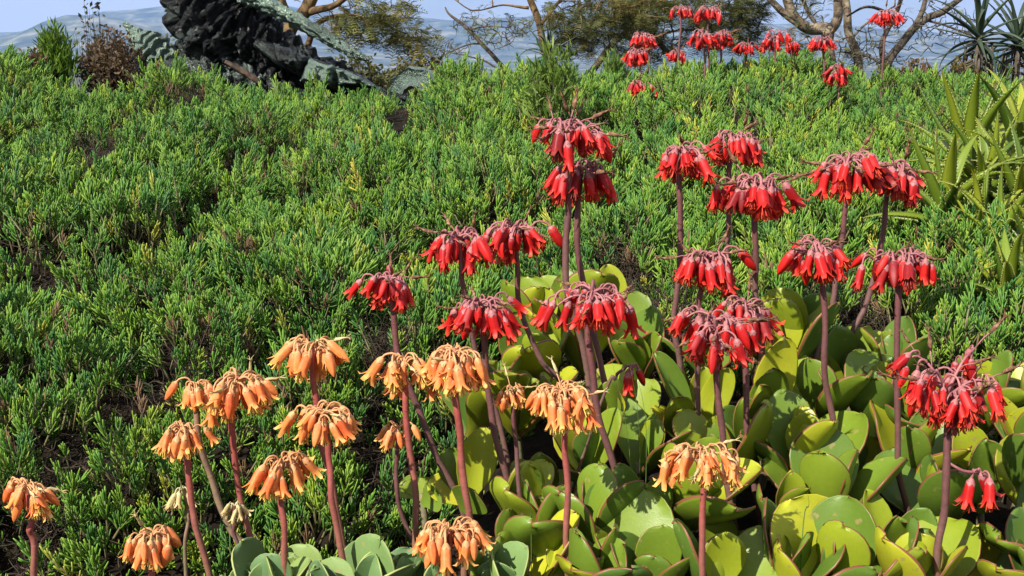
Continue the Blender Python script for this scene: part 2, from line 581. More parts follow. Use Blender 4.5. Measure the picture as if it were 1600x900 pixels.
# ------------------------------------------------------------------ instancing of stuff
def gn_stuff(name, pts, rots, scls, idx, protos, label, cat):
    col = bpy.data.collections.new(name + '_pieces')
    for k, me in enumerate(protos):
        o = bpy.data.objects.new('%s_piece_%02d' % (name, k), me)
        col.objects.link(o)
    me = bpy.data.meshes.new(name)
    me.vertices.add(len(pts))
    me.vertices.foreach_set('co', np.asarray(pts, dtype=np.float32).ravel())
    a = me.attributes.new('rot', 'FLOAT_VECTOR', 'POINT'); a.data.foreach_set('vector', np.asarray(rots, dtype=np.float32).ravel())
    a = me.attributes.new('scl', 'FLOAT', 'POINT'); a.data.foreach_set('value', np.asarray(scls, dtype=np.float32))
    a = me.attributes.new('idx', 'INT', 'POINT'); a.data.foreach_set('value', np.asarray(idx, dtype=np.int32))
    o = link(name, me)
    ng = bpy.data.node_groups.new(name + '_scatter', 'GeometryNodeTree')
    ng.interface.new_socket('Geometry', in_out='INPUT', socket_type='NodeSocketGeometry')
    ng.interface.new_socket('Geometry', in_out='OUTPUT', socket_type='NodeSocketGeometry')
    gi = ng.nodes.new('NodeGroupInput'); go = ng.nodes.new('NodeGroupOutput')
    ip = ng.nodes.new('GeometryNodeInstanceOnPoints')
    ci = ng.nodes.new('GeometryNodeCollectionInfo')
    ci.inputs['Collection'].default_value = col
    ci.inputs['Separate Children'].default_value = True
    ci.inputs['Reset Children'].default_value = True
    def na(nm, typ):
        x = ng.nodes.new('GeometryNodeInputNamedAttribute')
        x.data_type = typ
        x.inputs['Name'].default_value = nm
        return x.outputs['Attribute']
    er = ng.nodes.new('FunctionNodeEulerToRotation')
    ng.links.new(na('rot', 'FLOAT_VECTOR'), er.inputs['Euler'])
    ng.links.new(gi.outputs[0], ip.inputs['Points'])
    ng.links.new(ci.outputs[0], ip.inputs['Instance'])
    ip.inputs['Pick Instance'].default_value = True
    ng.links.new(na('idx', 'INT'), ip.inputs['Instance Index'])
    ng.links.new(er.outputs[0], ip.inputs['Rotation'])
    ng.links.new(na('scl', 'FLOAT'), ip.inputs['Scale'])
    ng.links.new(ip.outputs[0], go.inputs[0])
    md = o.modifiers.new('scatter', 'NODES')
    md.node_group = ng
    tag(o, label, cat, kind='stuff')
    return o


def euler_to(dirv, spin):
    q = Vector(dirv).to_track_quat('Z', 'Y') @ Quaternion((0, 0, 1), spin)
    return q.to_euler()


# ------------------------------------------------------------------ ground cover of finger-leaved succulent
def make_sprig(seed, h=0.075, nl=17, ll=0.030, lr=0.00155, mats=(None, None)):
    r = random.Random(seed)
    mb = MB()
    lean = Vector((r.uniform(-.25, .25), r.uniform(-.25, .25), 1))
    path = [lean * (h * k / 3) * (1 if k else 1) - Vector((0, 0, 0.03)) for k in range(4)]
    mb.tube(path, [0.0022, 0.002, 0.0018, 0.0015], 4, 1)
    top = path[-1]
    for k in range(nl):
        f = (k + 0.5) / nl
        base = path[0].lerp(top, 0.50 + 0.50 * f)
        az = k * 2.4 + r.uniform(-.3, .3)
        el = R(46 + 36 * f + r.uniform(-13, 13))
        L = ll * r.uniform(0.7, 1.15) * (1.0 - 0.25 * f)
        d = Vector((math.cos(az) * math.cos(el), math.sin(az) * math.cos(el), math.sin(el)))
        up = Vector((0, 0, 1))
        p1 = base + d * (L * 0.35)
        d2 = (d + up * 0.35).normalized()
        p2 = p1 + d2 * (L * 0.4)
        d3 = (d2 + up * 0.25).normalized()
        p3 = p2 + d3 * (L * 0.25)
        w = lr * r.uniform(0.85, 1.15)
        mb.tube([base, p1, p2, p3], [w * 0.7, w, w, w * 0.5], 4, 0, cap=True)
    return mb.mesh('sprig', list(mats))


def make_twig(seed, L=0.08, rad=0.0011, curl=0.5):
    r = random.Random(seed)
    mb = MB()
    for b in range(3):
        p = Vector((r.uniform(-.02, .02), r.uniform(-.02, .02), -0.02))
        d = Vector((r.gauss(0, 1), r.gauss(0, 1), r.uniform(0.2, 1.2))).normalized()
        pts = [p.copy()]
        for k in range(6):
            d = (d + Vector((r.gauss(0, curl), r.gauss(0, curl), r.gauss(0, curl * .8)))).normalized()
            p = p + d * (L / 6)
            pts.append(p.copy())
        mb.tube(pts, [rad * (1 - 0.1 * k) for k in range(7)], 4, 0, cap=False)
    return mb.mesh('twig', [M_TWIG])


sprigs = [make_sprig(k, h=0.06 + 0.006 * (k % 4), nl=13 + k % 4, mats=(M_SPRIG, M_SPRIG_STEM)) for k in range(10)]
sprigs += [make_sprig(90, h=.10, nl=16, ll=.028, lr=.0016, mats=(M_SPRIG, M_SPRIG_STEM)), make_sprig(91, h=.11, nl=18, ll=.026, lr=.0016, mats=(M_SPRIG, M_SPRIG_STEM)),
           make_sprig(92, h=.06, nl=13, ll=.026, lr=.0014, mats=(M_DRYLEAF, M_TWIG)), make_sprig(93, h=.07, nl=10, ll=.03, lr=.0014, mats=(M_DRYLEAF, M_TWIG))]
twigs = [make_twig(100 + k) for k in range(6)]

pts, rots, scls, idx = [], [], [], []
tp, trt, ts, ti = [], [], [], []


def dry_at(x, y):
    # bare, twiggy lower face of the ground cover
    b = y - float(yb(x))
    f = 0.0
    if b < 0.40:
        f = 0.75 * (1 - float(sstep(0.1, 0.45, b))) * float(sstep(-0.80, -0.45, x)) * (1 - float(sstep(0.3, 0.6, x)))
    return f


step = 0.0215
for y in np.arange(1.40, 5.9, step):
    half = 1.0 + 0.52 * y
    for x in np.arange(-half, half, step):
        xx = x + random.uniform(-.6, .6) * step; yy = y + random.uniform(-.6, .6) * step
        b = yy - float(yb(xx))
        if b < -0.02: continue
        if yy > 3.8 and random.random() < 0.30: continue
        g, gz = gap_at(xx, yy)
        dry = dry_at(xx, yy)
        if random.random() < 0.03 + g * 1.4 + dry * 0.35:
            tp.append((xx, yy, hedge_raw(xx, yy) - gz - random.uniform(0.02, 0.09))); trt.append((random.uniform(-.8, .8), random.uniform(-.8, .8), random.uniform(0, 6.28)))
            ts.append(random.uniform(0.6, 1.3)); ti.append(random.randrange(6))
            for q in range(int(7 * g + 3 * dry)):
                tp.append((xx + random.gauss(0, .012), yy + random.gauss(0, .012), hedge_raw(xx, yy) - gz - random.uniform(0.0, 0.10))); trt.append((random.uniform(-1.2, 1.2), random.uniform(-1.2, 1.2), random.uniform(0, 6.28)))
                ts.append(random.uniform(0.6, 1.3)); ti.append(random.randrange(6))
            if g > 0.3 or random.random() < 0.9: continue
        z = hedge_raw(xx, yy) - gz
        e = 0.03
        nx = -(hedge_raw(xx + e, yy) - hedge_raw(xx - e, yy)) / (2 * e)
        ny = -(hedge_raw(xx, yy + e) - hedge_raw(xx, yy - e)) / (2 * e)
        nv = Vector((nx, ny, 1)).normalized()
        tuft = vnoise(xx, yy, 11, 9)
        patch = vnoise(xx, yy, 1.8, 31)
        if tuft < -0.16 and random.random() < (0.45 if yy < 2.2 else 0.75): continue
        cnt = 1.0 / max(0.35, nv.z)
        reps = int(cnt) + (1 if random.random() < cnt - int(cnt) else 0)
        for q in range(reps):
            ox, oy = (0, 0) if q == 0 else (random.gauss(0, .012), random.gauss(0, .012))
            dv = (nv * 0.55 + Vector((0, 0, 0.75)) + Vector((random.gauss(0, .25), random.gauss(0, .25), 0))).normalized()
            zz = z - 0.045 + 0.060 * tuft + random.uniform(-0.02, 0.02) - ny * oy - nx * ox
            if yy < 3.6 and random.random() < 0.35:
                pts.append((xx + ox + random.gauss(0, .01), yy + oy + .015, zz - random.uniform(.03, .06))); rots.append(tuple(euler_to((dv + Vector((random.gauss(0, .3), random.gauss(0, .3), 0))).normalized(), random.uniform(0, 6.28)))); scls.append(random.uniform(.8, 1.1)); idx.append(random.randrange(12))
            pts.append((xx + ox, yy + oy, zz)); rots.append(tuple(euler_to(dv, random.uniform(0, 6.28))))
            scls.append(random.uniform(0.72, 1.28) * (1 + 0.22 * patch))
            idx.append(random.choice((12, 13)) if random.random() < 0.02 + 0.25 * g + 0.15 * dry + (0.10 if patch < -0.35 else 0) else random.randrange(12))
gn_stuff('succulent_ground_cover', pts, rots, scls, idx, sprigs,
         'dense green ground cover of finger-leaved succulent on the bank', 'ground cover')
gn_stuff('dry_twigs', tp, trt, ts, ti, twigs, 'tangle of dry brown twigs inside the ground cover', 'twigs')
print('sprigs', len(pts), 'twigs', len(tp))

# ------------------------------------------------------------------ fleshy leaf rosettes
def make_leaf(seed, L=1.0, W=0.62, cup=0.2, bend=0.15, wave=0.03, point=0.0, notch=0.0):
    """unit leaf: base at origin, grows along +Z, faces -Y (upper side)"""
    r = random.Random(seed)
    us = [0, 0.12, 0.28, 0.44, 0.58, 0.70, 0.80, 0.88, 0.945, 0.985, 1.0]
    vs = [-1, -0.94, -0.62, -0.25, 0.12, 0.55, 0.94, 1]
    ph = r.uniform(0, 6.28)
    mb = MB()

    def wid(u):
        w = 0.24 + 0.76 * float(sstep(0.0, 0.62, u))
        if u > 0.62:
            k = (u - 0.62) / 0.38
            w *= math.sqrt(max(0.0, 1 - k ** (2.2 - point))) * 0.985 + 0.015
        return w * W / 2

    def pos(u, v, side):
        w = wid(u)
        th = 0.030 * (1 - abs(v) ** 3 * 0.75) * (1 if u < 0.9 else (1 - (u - 0.9) * 6)) + 0.003
        x = v * w
        y = -bend * u * u * 0.9 + -cup * (v * v) * w * 1.1 + wave * math.sin(ph + u * 7 + v * 2.3) * abs(v) * u
        z = u * (1 - 0.10 * bend) + 0.018 * math.sin(ph * 2 + v * 5 + u * 3) * u * abs(v)
        if notch and u > 0.9 and abs(v) < 0.4: z -= notch * (1 - abs(v) / 0.4)
        return (x, y - side * th, z)
    nv = len(vs)
    grids = []
    for side in (1, -1):
        g = []
        for u in us:
            row = []
            for v in vs:
                e = 1.0 if abs(v) > 0.99 else 0.0
                if u > 0.99: e = 1.0
                row.append(mb.vert(pos(u, v, side), min(1.0, e)))
            g.append(row)
        grids.append(g)
    for s, g in enumerate(grids):
        for j in range(len(us) - 1):
            for i in range(nv - 1):
                q = (g[j][i], g[j][i + 1], g[j + 1][i + 1], g[j + 1][i])
                mb.face(q if s == 0 else q[::-1])
    a, b = grids
    for j in range(len(us) - 1):
        mb.face((a[j][0], a[j + 1][0], b[j + 1][0], b[j][0]))
        mb.face((a[j + 1][-1], a[j][-1], b[j][-1], b[j + 1][-1]))
    for i in range(nv - 1):
        mb.face((a[-1][i], a[-1][i + 1], b[-1][i + 1], b[-1][i]))
    return mb


LEAF_PAR = [(0.60, 0.16, 0.10, 0.02, 0.0), (0.66, 0.25, 0.05, 0.03, 0.2), (0.55, 0.30, 0.22, 0.04, 0.3), (0.70, 0.12, 0.16, 0.05, 0.0),
            (0.58, 0.35, -0.08, 0.02, 0.5), (0.64, 0.20, 0.0, 0.06, 0.1), (0.50, 0.40, 0.12, 0.03, 0.4), (0.74, 0.18, 0.08, 0.04, 0.1)]
LEAVES = [make_leaf(40 + k, 1, *pr[:4], point=pr[4]).mesh('fleshy_leaf', [M_LEAF]) for k, pr in enumerate(LEAF_PAR)]
LEAVES_B = [make_leaf(60 + k, 1, pr[0] * 1.12, pr[1] * 0.7, pr[2], pr[3], point=0.0).mesh('glaucous_leaf', [M_LEAF_BLUE]) for k, pr in enumerate(LEAF_PAR[:5])]


def leaf_matrix(base, tip, yaw=0.0):
    """leaf along base->tip, upper face towards the viewer side turned by yaw about its own axis"""
    ax = (tip - base)
    L = ax.length
    z = ax.normalized()
    yv = Vector((0, 1, 0.0))
    y = (yv - z * yv.dot(z)).normalized()
    x = y.cross(z)
    m = Matrix((x, y, z)).transposed().to_4x4()
    m = Matrix.Translation(base) @ m @ Matrix.Rotation(yaw, 4, 'Z')
    return m, L


def clump_point(px, py, off=-0.07):
    lo = 1.2
    for k in range(300):
        d = lo + k * 0.006
        p = P(px, py, d)
        if p.z <= clump_z(d) + off:
            return p
    return P(px, py, 2.6)


RLIST = []


def rosette(px, py, size=0.09, n=8, blue=False, label='', group=None, lean=0.0, seed=0, d=None, open_=1.0):
    r = random.Random(seed * 31 + 5)
    c = P(px, py, d) if d else clump_point(px, py)
    gz = ground_z(c.x, c.y) - 0.01
    base = Vector((c.x - 0.02 * r.uniform(-1, 1), c.y + 0.015, min(gz, c.z - 0.03)))
    root = empty('glaucous_rosette' if blue else 'succulent_rosette', base)
    tag(root, label, 'succulent', group)
    mb = MB()
    mb.tube(smooth_path([Vector((0, 0, 0)), (c - base) * 0.5 + Vector((0.006, 0, 0)), (c - base) + Vector((0, 0, 0.03))], 5), [0.009, 0.008, 0.0075, 0.007, 0.006, 0.004], 7)
    mb.build('stem', M_LSTEM, root)
    a0 = r.uniform(0, 6.28)
    axis = Vector((r.uniform(-.3, .3) + lean, -0.05 + r.uniform(-.2, .2), 1)).normalized()
    qa = axis.to_track_quat('Z', 'Y')
    for k in range(n):
        pair = k // 2
        az = a0 + (k % 2) * math.pi + pair * (math.pi / 2) + r.uniform(-.35, .35)
        f = pair / max(1, (n - 1) // 2)           # 0 outer .. 1 inner
        el = R(min(86, (44 + 38 * f) / open_ + r.uniform(-9, 9)))
        L = size * 1.5 * (1.05 - 0.36 * f ** 1.6) * r.uniform(0.85, 1.15)
        d_ = qa @ Vector((math.cos(az) * math.cos(el), math.sin(az) * math.cos(el), math.sin(el)))
        b = c + axis * (0.004 + 0.022 * f) + d_ * 0.004 - base
        z = d_.normalized()
        inward = (axis - z * axis.dot(z)).normalized()      # the upper face looks to the rosette's axis
        y = -inward
        x = y.cross(z)
        m = Matrix.Translation(b) @ Matrix((x, y, z)).transposed().to_4x4() @ Matrix.Rotation(r.uniform(-.45, .45), 4, 'Z') @ Matrix.Diagonal((L * r.uniform(.95, 1.12), L, L, 1))
        o = link('leaf', r.choice(LEAVES_B if blue else LEAVES), root)
        o.matrix_local = m
    return root


G_ROS = 'red-edged succulent rosettes under the flowers'
L_ROS = 'fleshy yellow-green succulent rosette with thin red leaf rims in the clump'
ROSETTES = [
    (925, 880, .10), (1015, 885, .095), (1165, 900, .09), (1250, 905, .10), (1335, 890, .085), (1420, 905, .10), (1520, 915, .11), (1600, 900, .10),
    (800, 850, .085), (870, 835, .09), (985, 815, .115), (1065, 830, .10), (1130, 850, .08), (1215, 840, .08), (1300, 835, .10), (1385, 845, .105), (1460, 840, .09), (1560, 830, .11), (1630, 830, .11),
    *[(x, y, .095) for y in (965,) for x in range(820, 1700, 100)], (860, 905, .09), (1090, 930, .09), (960, 935, .09), (790, 905, .08),
    (650, 755, .10), (720, 770, .09), (765, 760, .10), (850, 750, .12), (920, 765, .085), (1000, 750, .09), (1075, 765, .085), (1150, 770, .095), (1250, 775, .10), (1335, 770, .11), (1410, 765, .10), (1530, 750, .11), (1610, 745, .10),
    (740, 690, .10), (800, 690, .09), (880, 690, .10), (960, 690, .08), (1030, 690, .11), (1110, 690, .11), (1180, 705, .13), (1290, 690, .10), (1370, 690, .11), (1440, 690, .09), (1530, 680, .09), (1600, 680, .09),
    (850, 610, .10), (920, 600, .11), (1005, 625, .10), (1080, 620, .10), (1235, 610, .12), (1325, 620, .11), (1400, 620, .09),
    (900, 545, .11), (965, 535, .12), (1210, 575, .09), (1330, 570, .09), (840, 545, .09),
]
HERO = [
    ((1190, 712), [(1216, 523, 72, .15), (1262, 628, 50, -.6), (1203, 568, 66, 0), (1120, 640, 45, .6), (1178, 590, 52, .2), (1165, 628, 70, 0)]),
    ((1325, 625), [(1335, 510, 66, .1), (1290, 505, 60, .3), (1352, 545, 60, -.2), (1262, 560, 55, .4), (1400, 560, 55, -.6)]),
    ((1395, 895), [(1345, 765, 48, .4), (1450, 790, 60, -.3), (1470, 850, 55, -.7), (1330, 840, 60, .6), (1403, 808, 75, 0)]),
    ((1530, 800), [(1500, 662, 72, .2), (1590, 690, 60, -.4), (1460, 730, 60, .5), (1540, 682, 70, 0)]),
    ((1520, 915), [(1480, 840, 60, .5), (1580, 850, 60, -.5), (1528, 813, 82, 0)]),
    ((1330, 765), [(1375, 690, 60, -.3), (1322, 678, 62, .1), (1280, 680, 50, .5), (1300, 738, 45, .2)]),
    ((992, 872), [(1040, 750, 60, -.3), (970, 728, 60, .2), (950, 775, 45, .7), (895, 845, 66, .9), (1060, 790, 50, -.6)]),
    ((848, 805), [(895, 740, 50, -.4), (805, 720, 50, .4), (846, 703, 56, 0)]),
    ((965, 520), [(945, 413, 50, .2), (1012, 462, 52, -.4), (900, 470, 60, .4), (985, 490, 50, 0)]),
    ((1085, 705), [(1098, 570, 46, 0), (1140, 572, 50, -.3), (1030, 552, 42, .5), (1010, 640, 42, .8), (1043, 613, 62, .1)]),
    ((725, 800), [(700, 700, 55, .2), (672, 748, 50, .5), (758, 672, 66, 0), (745, 765, 70, -.3)]),
    ((1250, 905), [(1200, 850, 55, .4), (1290, 850, 60, -.4), (1235, 832, 78, 0)]),
    ((1130, 895), [(1080, 850, 50, .5), (1180, 830, 55, -.2), (1120, 800, 60, 0)]),
    ((660, 790), [(628, 752, 46, .5), (655, 745, 60, 0), (690, 770, 50, -.4)]),
]
for k, ((bx, by), lv) in enumerate(HERO):
    r = random.Random(900 + k)
    c = clump_point(bx, by, -0.09)
    base = Vector((c.x, c.y + .01, min(ground_z(c.x, c.y) - .01, c.z - .03)))
    root = empty('succulent_rosette', base)
    tag(root, '', 'succulent')
    mb = MB()
    mb.tube(smooth_path([Vector((0, 0, 0)), (c - base) * 0.5 + Vector((0.006, 0, 0)), (c - base) + Vector((0, 0, 0.02))], 5), [0.009, 0.008, 0.0075, 0.007, 0.006, 0.004], 7)
    mb.build('stem', M_LSTEM, root)
    for j, (tx, ty, w, yaw) in enumerate(lv):
        dd = c.y + .03 - .022 * j
        tip = P(tx, ty, dd + r.uniform(-.01, .01))
        bs_ = Vector((c.x, c.y + (.006 - .005 * j), c.z + .004 * (len(lv) - j)))
        m, L = leaf_matrix(bs_ - base, tip - base, yaw)
        mi = r.randrange(len(LEAVES))
        o = link('leaf', LEAVES[mi], root)
        o.matrix_local = m @ Matrix.Diagonal((w * c.y / F / LEAF_PAR[mi][0], L, L, 1))
    RLIST.append((root, bx, by))
for k, (px, py, s) in enumerate(ROSETTES):
    if any(math.hypot(px - bx, py - by) < 62 for (bx, by), _ in HERO): continue
    rt = rosette(px + random.uniform(-8, 8), py + random.uniform(-6, 6), s, random.choice((4, 5, 6, 6)), False, L_ROS, G_ROS, 0.0, k, open_=random.uniform(0.85, 1.1))
    RLIST.append((rt, px, py))
for k, (px, py, s, d) in enumerate([(420, 980, .068, 1.5), (455, 935, .045, 1.56), (565, 972, .075, 1.5), (515, 985, .06, 1.44), (370, 980, .05, 1.5), (690, 975, .07, 1.5), (770, 965, .065, 1.46), (620, 960, .05, 1.52)]):
    rosette(px, py, s, 6, True, 'grey-green succulent rosette with broad round leaves below the orange flowers', 'grey-green rosettes below the orange flowers', 0, 200 + k, d=d, open_=0.8)

# ------------------------------------------------------------------ bell flowers
def make_bell(kind, seed, reach, drop=0.010):
    """returns (corolla mesh builder, pedicel mesh builder); origin where the pedicel leaves its branch"""
    r = random.Random(seed)
    L = {'open': 0.034, 'bud': 0.031, 'half': 0.035}[kind] * r.uniform(0.92, 1.08)
    ped = MB()
    a = Vector((0, 0, 0)); tipx = reach
    pth = smooth_path([a, Vector((reach * .4, 0, 0.003 + reach * .14)), Vector((reach * .85, 0, 0.002 + reach * .04)), Vector((tipx, 0, -drop))], 7)
    ped.tube(pth, [0.0014] * 6 + [0.0016, 0.0026], 5)
    tilt = Vector((r.uniform(0.05, 0.25) + reach * 12, r.uniform(-.15, .15), -1)).normalized()
    o = pth[-1]
    q = (-tilt).to_track_quat('Z', 'Y')
    # calyx: five pointed sepals clasping the top
    n = 10
    rings = []
    for (t, rad) in ((-0.06, .0022), (0.02, .0042), (0.10, .0056)):
        rings.append([ped.vert(o + q @ Vector((math.cos(6.283 * k / n) * rad, math.sin(6.283 * k / n) * rad, -t * L))) for k in range(n)])
    tips = [ped.vert(o + q @ Vector((math.cos(6.283 * k / n) * .0062, math.sin(6.283 * k / n) * .0062, -(0.22 if k % 2 == 0 else 0.12) * L))) for k in range(n)]
    rings.append(tips)
    for i in range(3):
        for k in range(n):
            ped.face((rings[i][k], rings[i][(k + 1) % n], rings[i + 1][(k + 1) % n], rings[i + 1][k]))
    cor = MB()
    n = 20
    if kind == 'bud':
        pr = [(0.0, .003), (0.06, .0056), (0.25, .0062), (0.45, .0064), (0.65, .0056), (0.82, .0040), (0.93, .0023), (1.0, .0005)]
        lob = False
    else:
        pr = [(0.0, .003), (0.06, .0048), (0.22, .0060), (0.45, .0063), (0.62, .0061), (0.72, .0064)]
        lob = True
    rg = []
    for (t, rad) in pr:
        row = []
        for k in range(n):
            an = 6.283185 * k / n
            rr = rad * (1 + 0.07 * math.cos(5 * an) * min(1, t * 3))
            row.append(cor.vert(o + q @ Vector((math.cos(an) * rr, math.sin(an) * rr, -t * L)), t * 0.8 if lob else t * 0.85))
        rg.append(row)
    for i in range(len(rg) - 1):
        for k in range(n):
            cor.face((rg[i][k], rg[i][(k + 1) % n], rg[i + 1][(k + 1) % n], rg[i + 1][k]))
    if lob:
        curl = 1.0 if kind == 'open' else 0.45
        for l in range(5):
            c = l * 4
            an = 6.283185 * c / n
            e = [rg[-1][(c - 2) % n], rg[-1][(c - 1) % n], rg[-1][c], rg[-1][(c + 1) % n], rg[-1][(c + 2) % n]]
            cl = curl * r.uniform(0.7, 1.3)
            def pt(t, rad, da, tt):
                return cor.vert(o + q @ Vector((math.cos(an + da) * rad, math.sin(an + da) * rad, -t * L)), tt)
            m1 = [pt(.86, .0080 + .0015 * cl, da, .86) for da in (-.38, 0, .38)]
            m2 = [pt(.98, .0092 + .0040 * cl, da, .95) for da in (-.22, 0, .22)]
            m3 = pt(1.04 - .10 * cl, .0100 + .0085 * cl, 0, 1.0)
            cor.face((e[0], e[1], m1[0])); cor.face((e[1], e[2], m1[1], m1[0])); cor.face((e[2], e[3], m1[2], m1[1])); cor.face((e[3], e[4], m1[2]))
            cor.face((m1[0], m1[1], m2[1], m2[0])); cor.face((m1[1], m1[2], m2[2], m2[1]))
            cor.face((m2[0], m2[1], m3)); cor.face((m2[1], m2[2], m3))
        for k in range(6):
            an = 6.283 * k / 6 + 0.3
            p0 = o + q @ Vector((math.cos(an) * .002, math.sin(an) * .002, -.6 * L))
            p1 = o + q @ Vector((math.cos(an) * .0042, math.sin(an) * .0042, -(1.05 + .06 * (k % 2)) * L))
            cor.tube([p0, p1], [.0006, .0008], 4, 1, t0=1, t1=1)
    return cor, ped


def make_wither(seed, up=0.6, L=0.038):
    """dried flower held out or up on a stiff stalk; origin at the stalk's foot; leans along +X"""
    r = random.Random(seed)
    mb = MB()
    d = Vector((math.cos(up), r.uniform(-.15, .15), math.sin(up))).normalized()
    pth = smooth_path([Vector((0, 0, 0)), d * 0.012 + Vector((0, 0, .003)), d * 0.028], 5)
    mb.tube(pth, [.0011] * 5 + [.0015], 5, 0)
    o = pth[-1]
    path = [o + d * (L * k / 5) + Vector((0, r.gauss(0, .001), r.gauss(0, .001))) for k in range(6)]
    ph = r.uniform(0, 6)
    mb.tube(path, [.0018, .0034, .0036, .0026, .0017, .0011], 8, 1, disp=lambda u, a, p: 1 + 0.38 * math.sin(3 * a + ph + u * 5))
    for k in range(5):
        a = k * 1.257
        side = (d.orthogonal().normalized() * math.cos(a) + d.cross(d.orthogonal().normalized()) * math.sin(a))
        p0 = path[-2]
        p1 = p0 + d * .009 + side * r.uniform(.002, .005)
        p2 = p1 + d * .005 + side * r.uniform(.003, .008) + Vector((0, 0, r.uniform(-.004, .001)))
        mb.tube([p0, p1, p2], [.0010, .0007, .0003], 4, 1)
    return mb


SETS = {}
for cname, mb_, mp_ in (('red', M_BELL_RED, M_PED_RED), ('orange', M_BELL_ORANGE, M_PED_ORANGE), ('pale', M_BELL_PALE, M_PED_PALE)):
    arr = {'open': [], 'bud': [], 'half': []}
    for kind in arr:
        for q, reach in enumerate((0.005, 0.012, 0.019, 0.026)):
            for s in range(2):
                c, p = make_bell(kind, hash((q, s, len(kind))) % 999 + q * 7 + s, reach, 0.003 + 0.005 * s)
                arr[kind].append((c.mesh('bell', [mb_, M_STAMEN if cname == 'orange' else mb_]), p.mesh('pedicel', [mp_])))
    SETS[cname] = arr
WITHER = {}
for cname, mat_a, mat_b in (('red', M_PED_RED, M_WITHER), ('orange', M_PED_ORANGE, M_BELL_PALE)):
    WITHER[cname] = [make_wither(300 + k, up, .036).mesh('dry_flower', [mat_a, mat_b]) for k, up in enumerate((0.1, 0.25, 0.0, 0.45, 1.1, -0.2))]


STALKS = []


